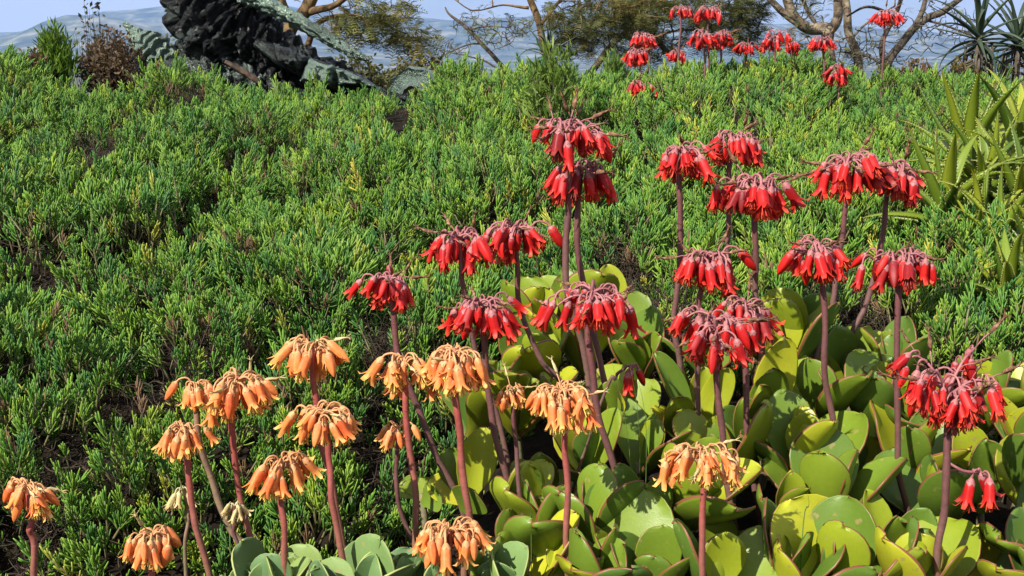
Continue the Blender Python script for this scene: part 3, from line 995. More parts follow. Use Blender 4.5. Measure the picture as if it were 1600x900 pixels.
def flower_stalk(name, color, bbox, d, way, n, ndry, label, group, stem_r=None, hub_dx=0.0, stem_mat=None, seed=0, open_p=0.45, bell_px=None, side=None, cat='flower stalk', open_end=False, hub_y=None, rise=0.0):
    r = random.Random(seed * 17 + 3)
    if open_p == 0.45: open_p = r.choice((.2, .35, .5, .7))
    x0, y0, x1, y1 = bbox
    k = d / F
    cx = (x0 + x1) / 2 + hub_dx
    W = (x1 - x0) * k
    Hh = (y1 - y0) * k
    bell = (bell_px or min(47, (y1 - y0) * 0.76)) * k          # bell length in metres
    sc = bell / 0.036
    hub = P(cx, hub_y or (y0 + 0.14 * min(60, y1 - y0)), d)
    pts_ = [hub]
    for i, w in enumerate(way):
        px, py = w[0], w[1]
        dd = w[2] if len(w) > 2 else d
        pts_.append(P(px, py, dd))
    if not open_end:
        last = pts_[-1]
        gz = ground_z(last.x, last.y) - 0.01
        if gz < last.z - 0.02:
            dirv = (pts_[-1] - pts_[-2]).normalized()
            hgt = last.z - gz
            pts_.append(Vector((last.x + dirv.x * hgt * 0.5, last.y + 0.02, gz)))
    base = pts_[-1]
    root = empty(name, base)
    tag(root, label, cat, group)
    rel = [p - base for p in pts_]
    path = smooth_path(rel, 26)
    wb = r.uniform(0, 90)
    path = [p + Vector((noise.noise(Vector((wb, 0, i * .22))), noise.noise(Vector((0, wb, i * .22))), 0)) * (0.007 * math.sin(math.pi * i / 26)) for i, p in enumerate(path)]
    rad = (stem_r or 8.5) * k * 0.60
    mb = MB()
    ph = r.uniform(0, 6)
    mb.tube(path, [rad * (0.55 + 0.45 * min(1, i / 5) + 0.12 * (i / 26)) * (1 + 0.05 * math.sin(i * 1.7 + ph)) for i in range(27)], 9, 0)
    # leaf-scar rings on the stem
    for q in (6, 11, 15, 21):
        if q + 1 < 27 and r.random() < 0.7:
            pr = path[q]; dv = (path[q + 1] - path[q]).normalized()
            mb.tube([pr - dv * 0.003, pr, pr + dv * 0.003], [rad * 0.98, rad * 1.12, rad * 0.98], 9, 0, cap=False, t0=q / 26, t1=q / 26)
    mb.build('stem', stem_mat or (M_STEM_RED if color == 'red' else M_STEM_ORANGE), root)
    # branches
    mats = {'red': M_PED_RED, 'orange': M_PED_ORANGE, 'pale': M_PED_PALE}
    H = rel[0]
    nb = 7 if rise else (6 if W > 0.105 else 5 if W > 0.085 else 4 if W > 0.06 else 3)
    tiers = 0.012 if rise else max(0.0, Hh - bell - 0.018)
    bm = MB()
    sbm = None
    roots = []
    a0 = -math.pi / 2 + r.uniform(-.3, .3)
    for b in range(nb):
        az = a0 + b * 2 * math.pi / nb + r.uniform(-.25, .25)
        # stretch sideways a little: heads are seen edge-on
        reach = max(0.006, W / 2 - 0.014 * sc) * r.uniform(0.6, 1.12)
        dirx, diry = math.cos(az), math.sin(az)
        start = H - Vector((0, 0, 0.002 + tiers * r.random() * 0.7))
        end = start + Vector((dirx * reach, diry * reach * 0.8, -0.004 - tiers * r.random() * 0.4 + rise * (0.1 + 0.9 * ((b * 3) % nb) / nb)))
        mid = start.lerp(end, 0.5) + Vector((0, 0, 0.004 + reach * 0.12))
        bp = smooth_path([start, mid, end], 8)
        bm.tube(bp, [rad * .55, rad * .5, rad * .45, rad * .4, rad * .38, rad * .34, rad * .3, rad * .26, rad * .2], 6)
        roots.append((bp, az))
    if side:       # a lateral branch low on the stem: (attach index, bbox)
        ai, (sx0, sy0, sx1, sy1) = side
        st = path[ai]
        e = P((sx0 + sx1) / 2, sy0 + 6, d) - base
        mid = st.lerp(e, 0.5) + Vector((0, -0.004, -0.004))
        bp = smooth_path([st, mid, e], 8)
        sbm = MB()
        sbm.tube(bp, [rad * .6] + [rad * .42] * 7 + [rad * .3], 6)
        sbm.build('side_branch', M_PED_RED, root)
    bm.build('branch', mats[color], root)
    cset = SETS[color]

    def put(pos, az, kind, s, rch):
        lst = cset[kind]
        c, p = lst[min(len(lst) - 1, rch * 2 + r.randrange(2))]
        f = link('flower', c, root, pos, (r.gauss(0, .17), r.gauss(-.02, .2), az), (s * r.uniform(.78, 1.0), s * r.uniform(.78, 1.0), s))
        g = link('pedicel', p, f)
        return f

    n = int(n * 1.55)
    for i in range(n):
        bp, az = roots[i % nb]
        t = ((i // nb) + 0.5 + r.uniform(-.3, .3)) / max(1, math.ceil(n / nb))
        t = min(1, 0.12 + 0.9 * t)
        pos = bp[min(8, int(t * 8))]
        kind = 'open' if r.random() < open_p else ('half' if r.random() < 0.5 else 'bud')
        put(pos, az + r.uniform(-1.5, 1.5), kind, sc * r.uniform(0.72, 1.12), r.choice((0, 1, 1, 2, 2, 3)) if W > .05 else r.choice((0, 1, 1)))
    if side:
        for i in range(4):
            put(e + Vector((r.uniform(-.006, .006), r.uniform(-.006, .006), 0)), i * 1.6 + 0.3, 'open' if i < 3 else 'half', (sy1 - sy0 - 8) * k / 0.046, r.choice((0, 1)))
    for i in range(int(ndry * 1.6)):
        bp, az = roots[i % nb]
        m = r.choice(WITHER['red' if color == 'red' else 'orange'])
        pos = bp[r.choice((3, 4, 5, 7, 8))]
        link('dry_flower', m, root, pos, (r.uniform(-.3, .3), r.uniform(-.2, .2), az + r.uniform(-.9, .9)), sc * r.uniform(0.4, 0.75))
    return root


GO = 'orange bell flower stalks'
GR = 'red bell flower stalks over the succulent leaves'
GF = 'distant red flower heads above the ground cover'
ORANGE = [
    ((-4, 752, 88, 812), 1.50, [(48, 815), (52, 900)], 16, 2, 'orange bell flower head on a short red stem, alone against the green ground cover', {}),
    ((193, 828, 284, 895), 1.45, [(238, 900), (240, 960)], 14, 1, 'lowest orange bell flower head, its stem hidden below it', {}),
    ((247, 660, 317, 714), 1.55, [(291, 712), (302, 790), (328, 900)], 12, 0, 'small orange bell head on a slim stem turning from red to green', {}),
    ((270, 593, 336, 645), 1.63, [(308, 650), (322, 735), (362, 825), (405, 895)], 11, 0, 'small orange bell head on a long curved olive stem', {'stem_mat': 'o'}),
    ((318, 580, 426, 657), 1.58, [(365, 655), (372, 780), (408, 905)], 18, 2, 'orange bell head with one pale bud held upright above it', {}),
    ((398, 713, 486, 779), 1.50, [(438, 775), (448, 910)], 12, 0, 'orange bell head on a straight red stem over a round grey-green leaf', {}),
    ((434, 530, 543, 602), 1.64, [(490, 605), (496, 660), (512, 740), (540, 880)], 17, 2, 'orange bell head right above another orange head, two buds on top', {}),
    ((445, 637, 568, 704), 1.50, [(515, 705), (522, 785), (540, 910)], 18, 1, 'wide orange bell head right beneath another orange head, a pale bud sticking out', {}),
    ((568, 550, 655, 628), 1.62, [(633, 630), (641, 715), (650, 840)], 15, 1, 'orange bell head on a red stem pressed against a bigger orange head', {'hub_dx': 18}),
    ((640, 536, 769, 622), 1.56, [(711, 620), (720, 690), (730, 810), (728, 905)], 24, 1, 'large orange bell head pressed against a smaller one, on a thick stem', {'hub_dx': 6, 'stem_r': 9.5}),
    ((592, 660, 654, 706), 1.70, [(620, 710), (621, 780), (655, 870)], 7, 0, 'small orange bell head half hidden behind a thick red stem', {'stem_r': 6, 'stem_mat': 'r'}),
    ((640, 816, 768, 895), 1.42, [(700, 900), (704, 960)], 20, 0, 'large low orange bell head with spreading bells, no stem showing', {}),
    ((806, 603, 946, 670), 1.50, [(880, 670), (886, 780), (886, 910)], 26, 3, 'wide flat-topped orange bell head in front of fleshy green leaves', {}),
    ((772, 600, 832, 642), 1.58, [(803, 645), (807, 720), (836, 885)], 6, 3, 'withered little orange head with a pale bud beside the wide flat-topped one', {'stem_r': 6, 'stem_mat': 'r'}),
    ((1026, 690, 1166, 778), 1.42, [(1097, 775), (1098, 910)], 18, 2, 'ragged orange bell head with yellow stamens and upturned blooms', {'open_p': 0.9}),
]
OSHORT = ['lone orange head', 'lowest orange head', 'small orange head', 'olive-stemmed orange head', 'bud-topped orange head', 'straight orange head',
          'upper stacked orange head', 'lower stacked orange head', 'smaller joined orange head', 'larger joined orange head', 'half-hidden orange head', 'low spreading orange head',
          'flat-topped orange head', 'withered orange head', 'ragged orange head']
RSHORT = ['red head over the orange pair', 'loose red head', 'neat bent-stemmed red head', 'red head beside the orange pair', 'tallest red head', 'red head under the tallest one',
          'broad red head', 'tall straight red head', 'compact red head', 'wide drooping red head', 'untidy red head', 'large net-topped red head', 'red head behind the net-topped one',
          'leaning red head', 'red head beside the aloes', 'red head with a dry branch', 'red head with a stray bell', 'biggest red head']
for i, (bb, d, way, n, nd, lab, kw) in enumerate(ORANGE):
    kw = dict(kw)
    sm = kw.pop('stem_mat', None)
    if sm: kw['stem_mat'] = {'o': M_STEM_OLIVE, 'r': M_STEM_RED}[sm]
    STALKS.append((flower_stalk('orange_flower_stalk', 'orange', bb, d, way, n, nd, lab, GO, seed=i + 1, **kw), OSHORT[i]))
flower_stalk('pale_flower_stalk', 'pale', (268, 758, 304, 796), 1.6, [(293, 800), (290, 900)], 4, 0, 'tiny cluster of pale yellow buds on a thin olive stem', 'pale bud stalks', stem_r=5, stem_mat=M_STEM_OLIVE, seed=61)
flower_stalk('pale_flower_stalk', 'pale', (342, 783, 392, 818), 1.56, [(366, 820), (380, 905)], 5, 0, 'tiny cluster of pale green buds on a thin pinkish stem', 'pale bud stalks', stem_r=5, stem_mat=M_STEM_RED, seed=62)

RED = [
    ((568, 428, 652, 480), 1.75, [(615, 478), (622, 555), (648, 630), (678, 710), (715, 775)], 13, 4, 'red bell head right above two joined orange heads, stem curving far down', {}),
    ((667, 360, 765, 425), 1.82, [(722, 415), (728, 455), (745, 560), (775, 650), (797, 740)], 12, 4, 'loose red bell head with a dry flower standing upright on top', {'stem_r': 7}),
    ((755, 348, 862, 406), 1.92, [(808, 405), (813, 470), (842, 560), (884, 612)], 16, 2, 'neat red bell head on a slim stem that bends towards the leaves', {'stem_r': 7}),
    ((693, 462, 808, 542), 1.72, [(757, 540), (768, 640), (790, 745), (800, 835)], 16, 4, 'open red bell head with dry brown flowers beside a large orange head', {}),
    ((822, 186, 960, 262), 1.84, [(890, 260), (886, 330), (882, 430), (915, 560)], 18, 8, 'tallest red bell head topped with dry brown flowers, another head right beneath it', {'stem_r': 8.5}),
    ((853, 255, 966, 318), 1.88, [(903, 320), (906, 430), (940, 570), (960, 690)], 16, 3, 'shaded red bell head tucked right under the tallest head', {'stem_r': 8}),
    ((848, 428, 1006, 540), 1.68, [(918, 535), (935, 640), (962, 740), (990, 850)], 24, 6, 'broad red bell head with dry tips in front of a bright yellow-green leaf', {'stem_r': 9}),
    ((1012, 228, 1118, 283), 1.98, [(1060, 280), (1063, 390), (1054, 500), (1062, 580)], 17, 2, 'red bell head on a tall straight stem, two dry flowers spread sideways', {'stem_r': 7.5}),
    ((1100, 208, 1190, 258), 2.06, [(1140, 260), (1138, 390), (1140, 520)], 16, 2, 'compact red bell head on a stem that passes behind another red head', {'stem_r': 6.5}),
    ((1117, 278, 1250, 342), 1.92, [(1180, 340), (1183, 460), (1190, 560)], 20, 4, 'wide red bell head with a withered drooping end, in front of another head', {'stem_r': 8}),
    ((1048, 390, 1168, 462), 1.86, [(1095, 460), (1095, 500), (1092, 590), (1090, 690)], 16, 4, 'untidy red bell head with dry brown flowers hanging over a larger red head', {'stem_r': 7.5}),
    ((1046, 484, 1186, 588), 1.62, [(1120, 580), (1130, 700), (1156, 890)], 24, 5, 'large red bell head with a net of purple branches on top, above green leaves', {'stem_r': 9}),
    ((1118, 462, 1212, 546), 1.76, [(1166, 550), (1168, 680), (1188, 820)], 12, 3, 'red bell head just behind a larger red head, a dry twig reaching sideways', {'stem_r': 8}),
    ((1277, 238, 1380, 312), 2.02, [(1322, 310), (1315, 385), (1298, 470), (1273, 572)], 18, 4, 'red bell head touching its neighbour at the same height, stem leaning under it', {'stem_r': 7}),
    ((1352, 252, 1438, 318), 2.08, [(1383, 318), (1376, 390), (1356, 470), (1325, 540)], 14, 4, 'red bell head beside the spiky aloe leaves, on a leaning stem', {'stem_r': 7}),
    ((1222, 372, 1330, 460), 1.80, [(1285, 460), (1290, 600), (1314, 745)], 15, 4, 'red bell head with a dry branch reaching out, on a stem standing before broad leaves', {'stem_r': 8}),
    ((1343, 390, 1472, 468), 1.70, [(1404, 465), (1402, 700), (1420, 820)], 19, 3, 'red bell head with one stray bell stretched sideways, on a long straight stem', {'stem_r': 8}),
    ((1388, 510, 1572, 672), 1.50, [(1480, 660), (1471, 780), (1464, 910)], 26, 9, 'biggest red bell head, loose and many-branched, with a small bell cluster lower on its stem', {'stem_r': 10, 'bell_px': 52, 'hub_y': 610, 'rise': .075, 'side': (10, (1500, 732, 1556, 806))}),
]
for i, (bb, d, way, n, nd, lab, kw) in enumerate(RED):
    STALKS.append((flower_stalk('red_flower_stalk', 'red', bb, d, way, n, nd, lab, GR, seed=i + 30, **kw), RSHORT[i]))
flower_stalk('red_flower_stalk', 'red', (972, 566, 1006, 614), 1.74, [(975, 574), (958, 592), (942, 615)], 4, 0, 'lone little cluster of red bells on a thin arching stem among leaves', GR, stem_r=4, seed=80)

FAR = [
    ((983, 47, 1028, 80), 4.9, [(1014, 80), (1014, 125)], 'red flower head above a lower red head that touches it'),
    ((980, 73, 1014, 106), 4.8, [(1000, 106), (1000, 130)], 'red flower head just beneath another red head that touches it'),
    ((973, 124, 1019, 157), 4.6, [(996, 160), (996, 180)], 'red flower head sunk low into the ground cover'),
    ((1046, 8, 1082, 32), 4.9, [(1064, 32), (1057, 122)], 'red flower head on the longest bare stem, a pair of heads beside it'),
    ((1082, 8, 1131, 38), 5.0, [(1106, 40), (1108, 120)], 'broad red flower head at the top of a crowded bunch'),
    ((1077, 36, 1120, 84), 4.85, [(1100, 84), (1102, 120)], 'red flower head in the middle of a crowded bunch, over its own stem'),
    ((1110, 47, 1149, 76), 4.9, [(1126, 76), (1126, 120)], 'red flower head at the edge of a crowded bunch'),
    ((1040, 78, 1073, 99), 5.0, [(1056, 100), (1056, 120)], 'small dull red flower head beside a long bare stem'),
    ((1148, 66, 1184, 89), 5.0, [(1166, 90), (1166, 120)], 'small red flower head resting on the ground cover'),
    ((1186, 42, 1232, 86), 4.9, [(1212, 86), (1212, 125)], 'tall ragged red flower head with dry tips above it'),
    ((1227, 64, 1249, 86), 5.0, [(1238, 88), (1238, 120)], 'tiny red flower head touching a tall ragged one'),
    ((1263, 56, 1307, 83), 4.9, [(1287, 84), (1287, 130)], 'red flower head in front of a pale tree trunk'),
    ((1288, 94, 1331, 138), 4.7, [(1310, 138), (1310, 155)], 'pinkish red flower head below the one in front of the pale trunk'),
    ((1362, 14, 1406, 43), 4.9, [(1383, 44), (1378, 120)], 'solitary red flower head on a bare stem before the dark tree limbs'),
]
for i, (bb, d, way, lab) in enumerate(FAR):
    flower_stalk('red_flower_stalk', 'red', bb, d, way, 13, 2, lab, GF, stem_r=2.6, seed=i + 100, bell_px=min(19, (bb[3] - bb[1]) * .62))

# each rosette is told by the flower stalk it grows nearest to
NEAR = {}
for root, bx, by in sorted(RLIST, key=lambda q: (q[2] > 930, q[2])):
    best, bd = None, 1e9
    for so, short in STALKS:
        w = so.location
        dd = math.hypot(w.x - root.location.x, (w.y - root.location.y))
        if dd < bd: best, bd = short, dd
    NEAR.setdefault(best, []).append(root)
for short, lst in NEAR.items():
    for root in lst:
        tag(root, 'fleshy red-rimmed green rosette growing nearest the stem of the ' + short, 'succulent', 'red-rimmed rosettes around the ' + short)

# ------------------------------------------------------------------ aloes with toothed leaves
def aloe_mat(name, stops, rough=0.4):
    m, n, bs = new_mat(name)
    r = ramp(n, stops)
    n.links.new(obj_rand(n), r.inputs['Fac'])
    tr = ramp(n, [(0.0, (1, 1, 1)), (0.85, (1, 1, 1)), (1.0, (1.5, 0.9, 0.5))])
    n.links.new(attr(n), tr.inputs['Fac'])
    c = mixc(n, 1.0, r.outputs['Color'], tr.outputs['Color'], 'MULTIPLY')
    c = mixc(n, noise_fac(n, 40, 4), c, mixc(n, 1.0, c, (1.35, 1.25, 1.2), 'MULTIPLY'))
    n.links.new(c, bs.inputs['Base Color'])
    bs.inputs['Roughness'].default_value = rough
    translucent(m, n, bs, c, 0.12)
    return m


M_ALOE = aloe_mat('aloe_green', [(0.0, (0.055, 0.105, 0.010)), (0.6, (0.13, 0.185, 0.012)), (1.0, (0.22, 0.26, 0.018))])
M_ALOE_DARK = aloe_mat('dark_aloe', [(0.0, (0.018, 0.035, 0.022)), (1.0, (0.045, 0.07, 0.035))])
M_TOOTH = simple_noise_mat('aloe_tooth', [(0.3, (0.26, 0.28, 0.06)), (0.7, (0.36, 0.34, 0.10))], 30)


def aloe_leaf(L, w, el, curl, seed, teeth=True, n=12):
    """grows from the origin along +X, elevation el at its base, bending by curl (radians, + = droop)"""
    r = random.Random(seed)
    mb = MB()
    p = Vector((0, 0, 0)); a = el
    rows = []
    sidew = r.uniform(-.25, .25)
    yaw = 0
    for i in range(n + 1):
        u = i / n
        d = Vector((math.cos(a) * math.cos(yaw), math.sin(yaw) * math.cos(a), math.sin(a)))
        up = Vector((-math.sin(a), 0, math.cos(a)))
        s = Vector((0, 1, 0))
        ww = w * 0.5 * (1 - u ** 1.6) * (1 if u > .05 else .9) + 0.0006
        th = ww * 0.42
        ring = [p + s * ww + up * ww * .25, p + s * ww * .5 + up * ww * .02, p - up * ww * .06, p - s * ww * .5 + up * ww * .02, p - s * ww + up * ww * .25,
                p - s * ww * .55 - up * th, p - up * th * 1.3, p + s * ww * .55 - up * th]
        rows.append([mb.vert(q, u) for q in ring])
        if teeth and 0 < i < n - 1:
            for sg in (1, -1):
                for q in (0, 0.5):
                    b0 = p + s * sg * ww + up * ww * .25 + d * (L / n * q)
                    t0 = mb.vert(b0 - d * w * .06); t1 = mb.vert(b0 + d * w * .06); t2 = mb.vert(b0 + s * sg * w * .08 + d * w * .06); t3 = mb.vert(b0 - up * w * .05)
                    mb.face((t0, t1, t2), 1); mb.face((t0, t2, t3), 1); mb.face((t3, t2, t1), 1)
        p = p + d * (L / n)
        a -= curl / n * (0.4 + 1.2 * u)
        yaw += sidew / n
    for i in range(n):
        for k in range(8):
            mb.face((rows[i][k], rows[i][(k + 1) % 8], rows[i + 1][(k + 1) % 8], rows[i + 1][k]))
    return mb


ALOE_L = [aloe_leaf(1.0, 0.15 + .014 * (k % 3), 0.0, (0.35, 0.8, 1.3, -0.25, 0.6, 1.7, 0.1, 1.0)[k], 500 + k).mesh('aloe_leaf', [M_ALOE, M_TOOTH]) for k in range(8)]
ALOE_T = [aloe_leaf(1.0, 0.085, 0.0, (0.5, 1.0, 1.6, 2.1, 0.2, 1.3)[k], 520 + k, teeth=False).mesh('dark_aloe_leaf', [M_ALOE_DARK]) for k in range(6)]


def aloe(name, c, n, L, label, group, meshes, seed, el_hi=80, el_lo=5, trunk_r=0.02, stem_mat=None, base_z=None, skirt=0, cat='aloe'):
    r = random.Random(seed)
    bz = ground_z(c.x, c.y) if base_z is None else base_z
    base = Vector((c.x, c.y, bz - 0.02))
    root = empty(name, base)
    tag(root, label, cat, group)
    mb = MB()
    top = c - base
    mb.tube(smooth_path([Vector((0, 0, 0)), top * .5 + Vector((.01, .01, 0)), top], 6), [trunk_r * (1.1 - .05 * i) for i in range(7)], 8)
    mb.build('stem', stem_mat or M_LSTEM, root)
    for k in range(n):
        f = k / (n - 1)
        el = R(el_lo + (el_hi - el_lo) * f + r.uniform(-8, 8))
        az = k * 2.39996 + r.uniform(-.2, .2)
        s = L * (0.78 + 0.30 * math.sin(f * 2.6)) * r.uniform(.85, 1.12)
        o = link('leaf', r.choice(meshes), root)
        o.matrix_local = Matrix.Translation(top + Vector((0, 0, (f - .6) * L * .22))) @ Matrix.Rotation(az, 4, 'Z') @ Matrix.Rotation(-el, 4, 'Y') @ Matrix.Rotation(r.uniform(-.3, .3), 4, 'X') @ Matrix.Scale(s, 4)
    if skirt:
        sb = MB()
        for k in range(skirt):
            az = r.uniform(0, 6.28); z0 = r.uniform(-.45, -.05) * L
            p = top + Vector((math.cos(az) * trunk_r, math.sin(az) * trunk_r, z0))
            o = Vector((math.cos(az), math.sin(az), 0))
            sb.tube([p, p + o * L * .12 + Vector((0, 0, -L * .05)), p + o * L * .16 - Vector((0, 0, L * .35))], [L * .022, L * .018, L * .004], 4)
        x = sb.build('dry_skirt', M_BARK_D, root)
    return root


GA = 'spiky green aloes beside the ground cover'
LA = 'spiky yellow-green aloe rosette with toothed arching leaves'
for k, (px, py, d, n, L) in enumerate([(1475, 335, 2.75, 18, .23), (1540, 305, 2.85, 20, .24), (1600, 330, 2.75, 20, .25), (1565, 400, 2.55, 20, .21), (1625, 440, 2.45, 18, .23), (1510, 255, 3.1, 16, .25), (1680, 350, 2.7, 18, .26), (1590, 240, 3.1, 16, .25), (1530, 380, 2.6, 14, .17), (1575, 465, 2.3, 16, .18), (1630, 520, 2.2, 16, .19)]):
    aloe('aloe_plant', P(px, py, d), n, L, LA, GA, ALOE_L, 600 + k)

# ------------------------------------------------------------------ bronze sculpture behind the bank
def bronze(name, verd, seed):
    m, n, bs = new_mat(name)
    f = noise_fac(n, 4.5, 8, .62)
    r = ramp(n, [(max(0.0, .62 - verd * .45), (0.012, 0.013, 0.014)), (.68 - verd * .40, (0.05, 0.06, 0.055)), (min(.98, .85 - verd * .38), (0.15, 0.205, 0.165)), (1.0, (0.27, 0.36, 0.28))])
    n.links.new(f, r.inputs['Fac'])
    n.links.new(r.outputs['Color'], bs.inputs['Base Color'])
    bs.inputs['Metallic'].default_value = 0.5
    bs.inputs['Roughness'].default_value = 0.30
    bump(n, bs, noise_fac(n, 22, 8, .7), 1.0, 0.035)
    return m


M_BRZ_DARK = bronze('dark_bronze', 0.15, 1)
M_BRZ_MID = bronze('grey_bronze', 0.42, 2)
M_BRZ_GREEN = bronze('verdigris_bronze', 1.0, 3)
M_RUST = simple_noise_mat('rusty_bronze', [(0.35, (0.02, 0.012, 0.008)), (0.5, (0.05, 0.026, 0.013)), (0.7, (0.085, 0.06, 0.033))], 22, .7, .6)
SD = 6.3


def lump(amp, s, seed, ridge=0.0, rf=30, streak=0.0):
    def f(u, a, p):
        v = noise.fractal(Vector((p.x * s + math.cos(a) * 1.1 * s * .2 + seed, p.y * s, p.z * s + math.sin(a) * 1.1 * s * .2)), 0.8, 2.1, 5)
        g = 1 + amp * v
        if streak:
            w = float(sstep(.35, .6, u))
            g += streak * w * (abs(math.sin(a * 4.5 + 3 * v)) - .5)
        if ridge:
            g += ridge * abs(math.sin(u * rf + math.cos(a) * 1.3 + 2.2 * v)) - ridge * .5
        return g
    return f


def ptube(mb, pxs, n, sides, m=0, flat=1.0, disp=None, dd=0.0):
    pts_ = [P(a, b, SD + dd + (q[0] if q else 0)) - SC_BASE for a, b, r_, *q in pxs]
    rr = [r_ * SD / F for _, _, r_, *q in pxs]
    path = smooth_path(pts_, n)
    rad = list(np.interp(np.linspace(0, len(rr) - 1, n + 1), range(len(rr)), rr))
    mb.tube(path, rad, sides, m, disp=disp, flat=flat)


SC_BASE = P(420, 150, SD); SC_BASE.z = ground_z(SC_BASE.x, SC_BASE.y)
sc = empty('bronze_sculpture', SC_BASE)
tag(sc, 'large weathered bronze sculpture, dark twisted torso and green arm, behind the bank', 'sculpture')
m_ = MB()
ptube(m_, [(300, -190, 60), (305, -110, 66), (312, -40, 56), (324, 10, 57), (352, 55, 66), (400, 92, 58), (455, 122, 48), (530, 160, 44), (610, 205, 40)], 170, 84, 0, .9, lump(.26, 10, 2, .26, 48, .5))
m_.build('torso', M_BRZ_DARK, sc)
m_ = MB()
ptube(m_, [(330, -120, 22), (372, -22, 20), (412, 4, 15), (450, 24, 14), (495, 50, 13), (530, 71, 9.5), (548, 82, 10), (562, 88, 8), (577, 94, 3)], 110, 34, 0, .7, lump(.55, 22, 7, .22, 55), dd=-.15)
m_.build('arm', M_BRZ_GREEN, sc)
m_ = MB()
ptube(m_, [(194, 36, 3), (204, 46, 6), (220, 64, 18), (238, 78, 25), (256, 92, 22), (280, 110, 14)], 120, 44, 0, 1.0, lump(.12, 7, 4, .42, 26))
m_.build('ribbed_shell', M_BRZ_GREEN, sc)
m_ = MB()
ptube(m_, [(255, 112, 14), (290, 112, 22), (330, 118, 30), (380, 130, 42), (440, 155, 44), (500, 180, 40)], 80, 44, 0, .9, lump(.55, 10, 11, .2, 60), dd=-.1)
m_.build('base_folds', M_BRZ_MID, sc)
m_ = MB()
ptube(m_, [(400, 66, 12), (440, 88, 26), (480, 106, 30), (520, 122, 28), (555, 132, 24), (590, 146, 16), (640, 162, 14)], 70, 40, 0, .5, lump(.35, 9, 17, .06, 50, .5), dd=-.25)
m_.build('shoulder_slab', M_BRZ_MID, sc)
m_ = MB()
ptube(m_, [(352, 96, 3.5), (372, 108, 5), (395, 122, 5.5), (410, 132, 3)], 24, 14, 0, .8, lump(.5, 30, 19), dd=-.62)
m_.build('rusty_rod', M_RUST, sc)
# fractured slabs: bevelled plates set into the lower body
def plate(pxs, d, th, mat, name):
    """thick slab over four photo corners, its face broken by fine relief"""
    mb = MB()
    c4 = [P(a, b, d) - SC_BASE for a, b in pxs[:4]]
    nu, nv_ = 22, 16
    g, bk = [], []
    for j in range(nv_ + 1):
        v = j / nv_
        row, rb = [], []
        for i_ in range(nu + 1):
            u = i_ / nu
            p = (c4[0] * (1 - u) + c4[1] * u) * (1 - v) + (c4[3] * (1 - u) + c4[2] * u) * v
            n1 = noise.fractal(p * 16 + Vector((d * 9, 0, 3)), .7, 2.2, 5)
            n2 = abs(noise.noise(Vector((p.x * 7 + p.z * 16, p.z * 3, 1.3))))
            ed = min(u, 1 - u, v, 1 - v)
            q = p + Vector((.012 * n1, -.035 * n1 - .05 * n2 + .05 * (1 - min(1, ed * 8)), .012 * noise.noise(p * 22)))
            row.append(mb.vert(q)); rb.append(mb.vert(p + Vector((0, th, -.03))))
        g.append(row); bk.append(rb)
    for j in range(nv_):
        for i_ in range(nu):
            mb.face((g[j][i_], g[j + 1][i_], g[j + 1][i_ + 1], g[j][i_ + 1]))
    for i_ in range(nu):
        mb.face((g[0][i_], g[0][i_ + 1], bk[0][i_ + 1], bk[0][i_])); mb.face((g[-1][i_ + 1], g[-1][i_], bk[-1][i_], bk[-1][i_ + 1]))
    for j in range(nv_):
        mb.face((g[j + 1][0], g[j][0], bk[j][0], bk[j + 1][0])); mb.face((g[j][-1], g[j + 1][-1], bk[j + 1][-1], bk[j][-1]))
    mb.build(name, mat, sc, smooth=True)


plate([(480, 92), (520, 102), (514, 134), (466, 126)], SD - .42, .3, M_BRZ_GREEN, 'slab')
plate([(522, 108), (548, 112), (584, 134), (528, 134)], SD - .40, .3, M_BRZ_GREEN, 'slab')
plate([(424, 66), (480, 88), (468, 112), (430, 96)], SD - .42, .3, M_BRZ_MID, 'slab')
plate([(550, 136), (592, 144), (660, 156), (560, 176)], SD - .3, .3, M_BRZ_MID, 'slab')
# hollow fragment: an arch of thick folded bronze
m_ = MB()
ac = P(652, 146, SD - .1) - SC_BASE
kk = SD / F
for j in range(13):
    pass
prev = None
for j in range(15):
    yy = -0.12 + 0.34 * j / 14
    ring = []
    for k in range(15):
        a = math.pi * (k / 14) * 1.06 - 0.1
        for rad in (1.0,):
            nz = noise.fractal(Vector((math.cos(a) * 2, yy * 9, math.sin(a) * 2 + 4)), .8, 2.1, 4)
            rx, rz = 40 * kk * (1 + .18 * nz), 40 * kk * (1 + .22 * nz)
            ring.append((m_.vert(ac + Vector((math.cos(a) * rx, yy, math.sin(a) * rz - .01))),
                         m_.vert(ac + Vector((math.cos(a) * rx * .42 - 0.01, yy, math.sin(a) * rz * .36 - .01)))))
    if prev:
        for k in range(14):
            m_.face((prev[k][0], prev[k + 1][0], ring[k + 1][0], ring[k][0]))
            m_.face((prev[k][1], ring[k][1], ring[k + 1][1], prev[k + 1][1]))
    if j in (0, 14):
        for k in range(14):
            m_.face((ring[k][0], ring[k + 1][0], ring[k + 1][1], ring[k][1]))
    prev = ring
m_.build('hollow_fragment', M_BRZ_GREEN, sc)

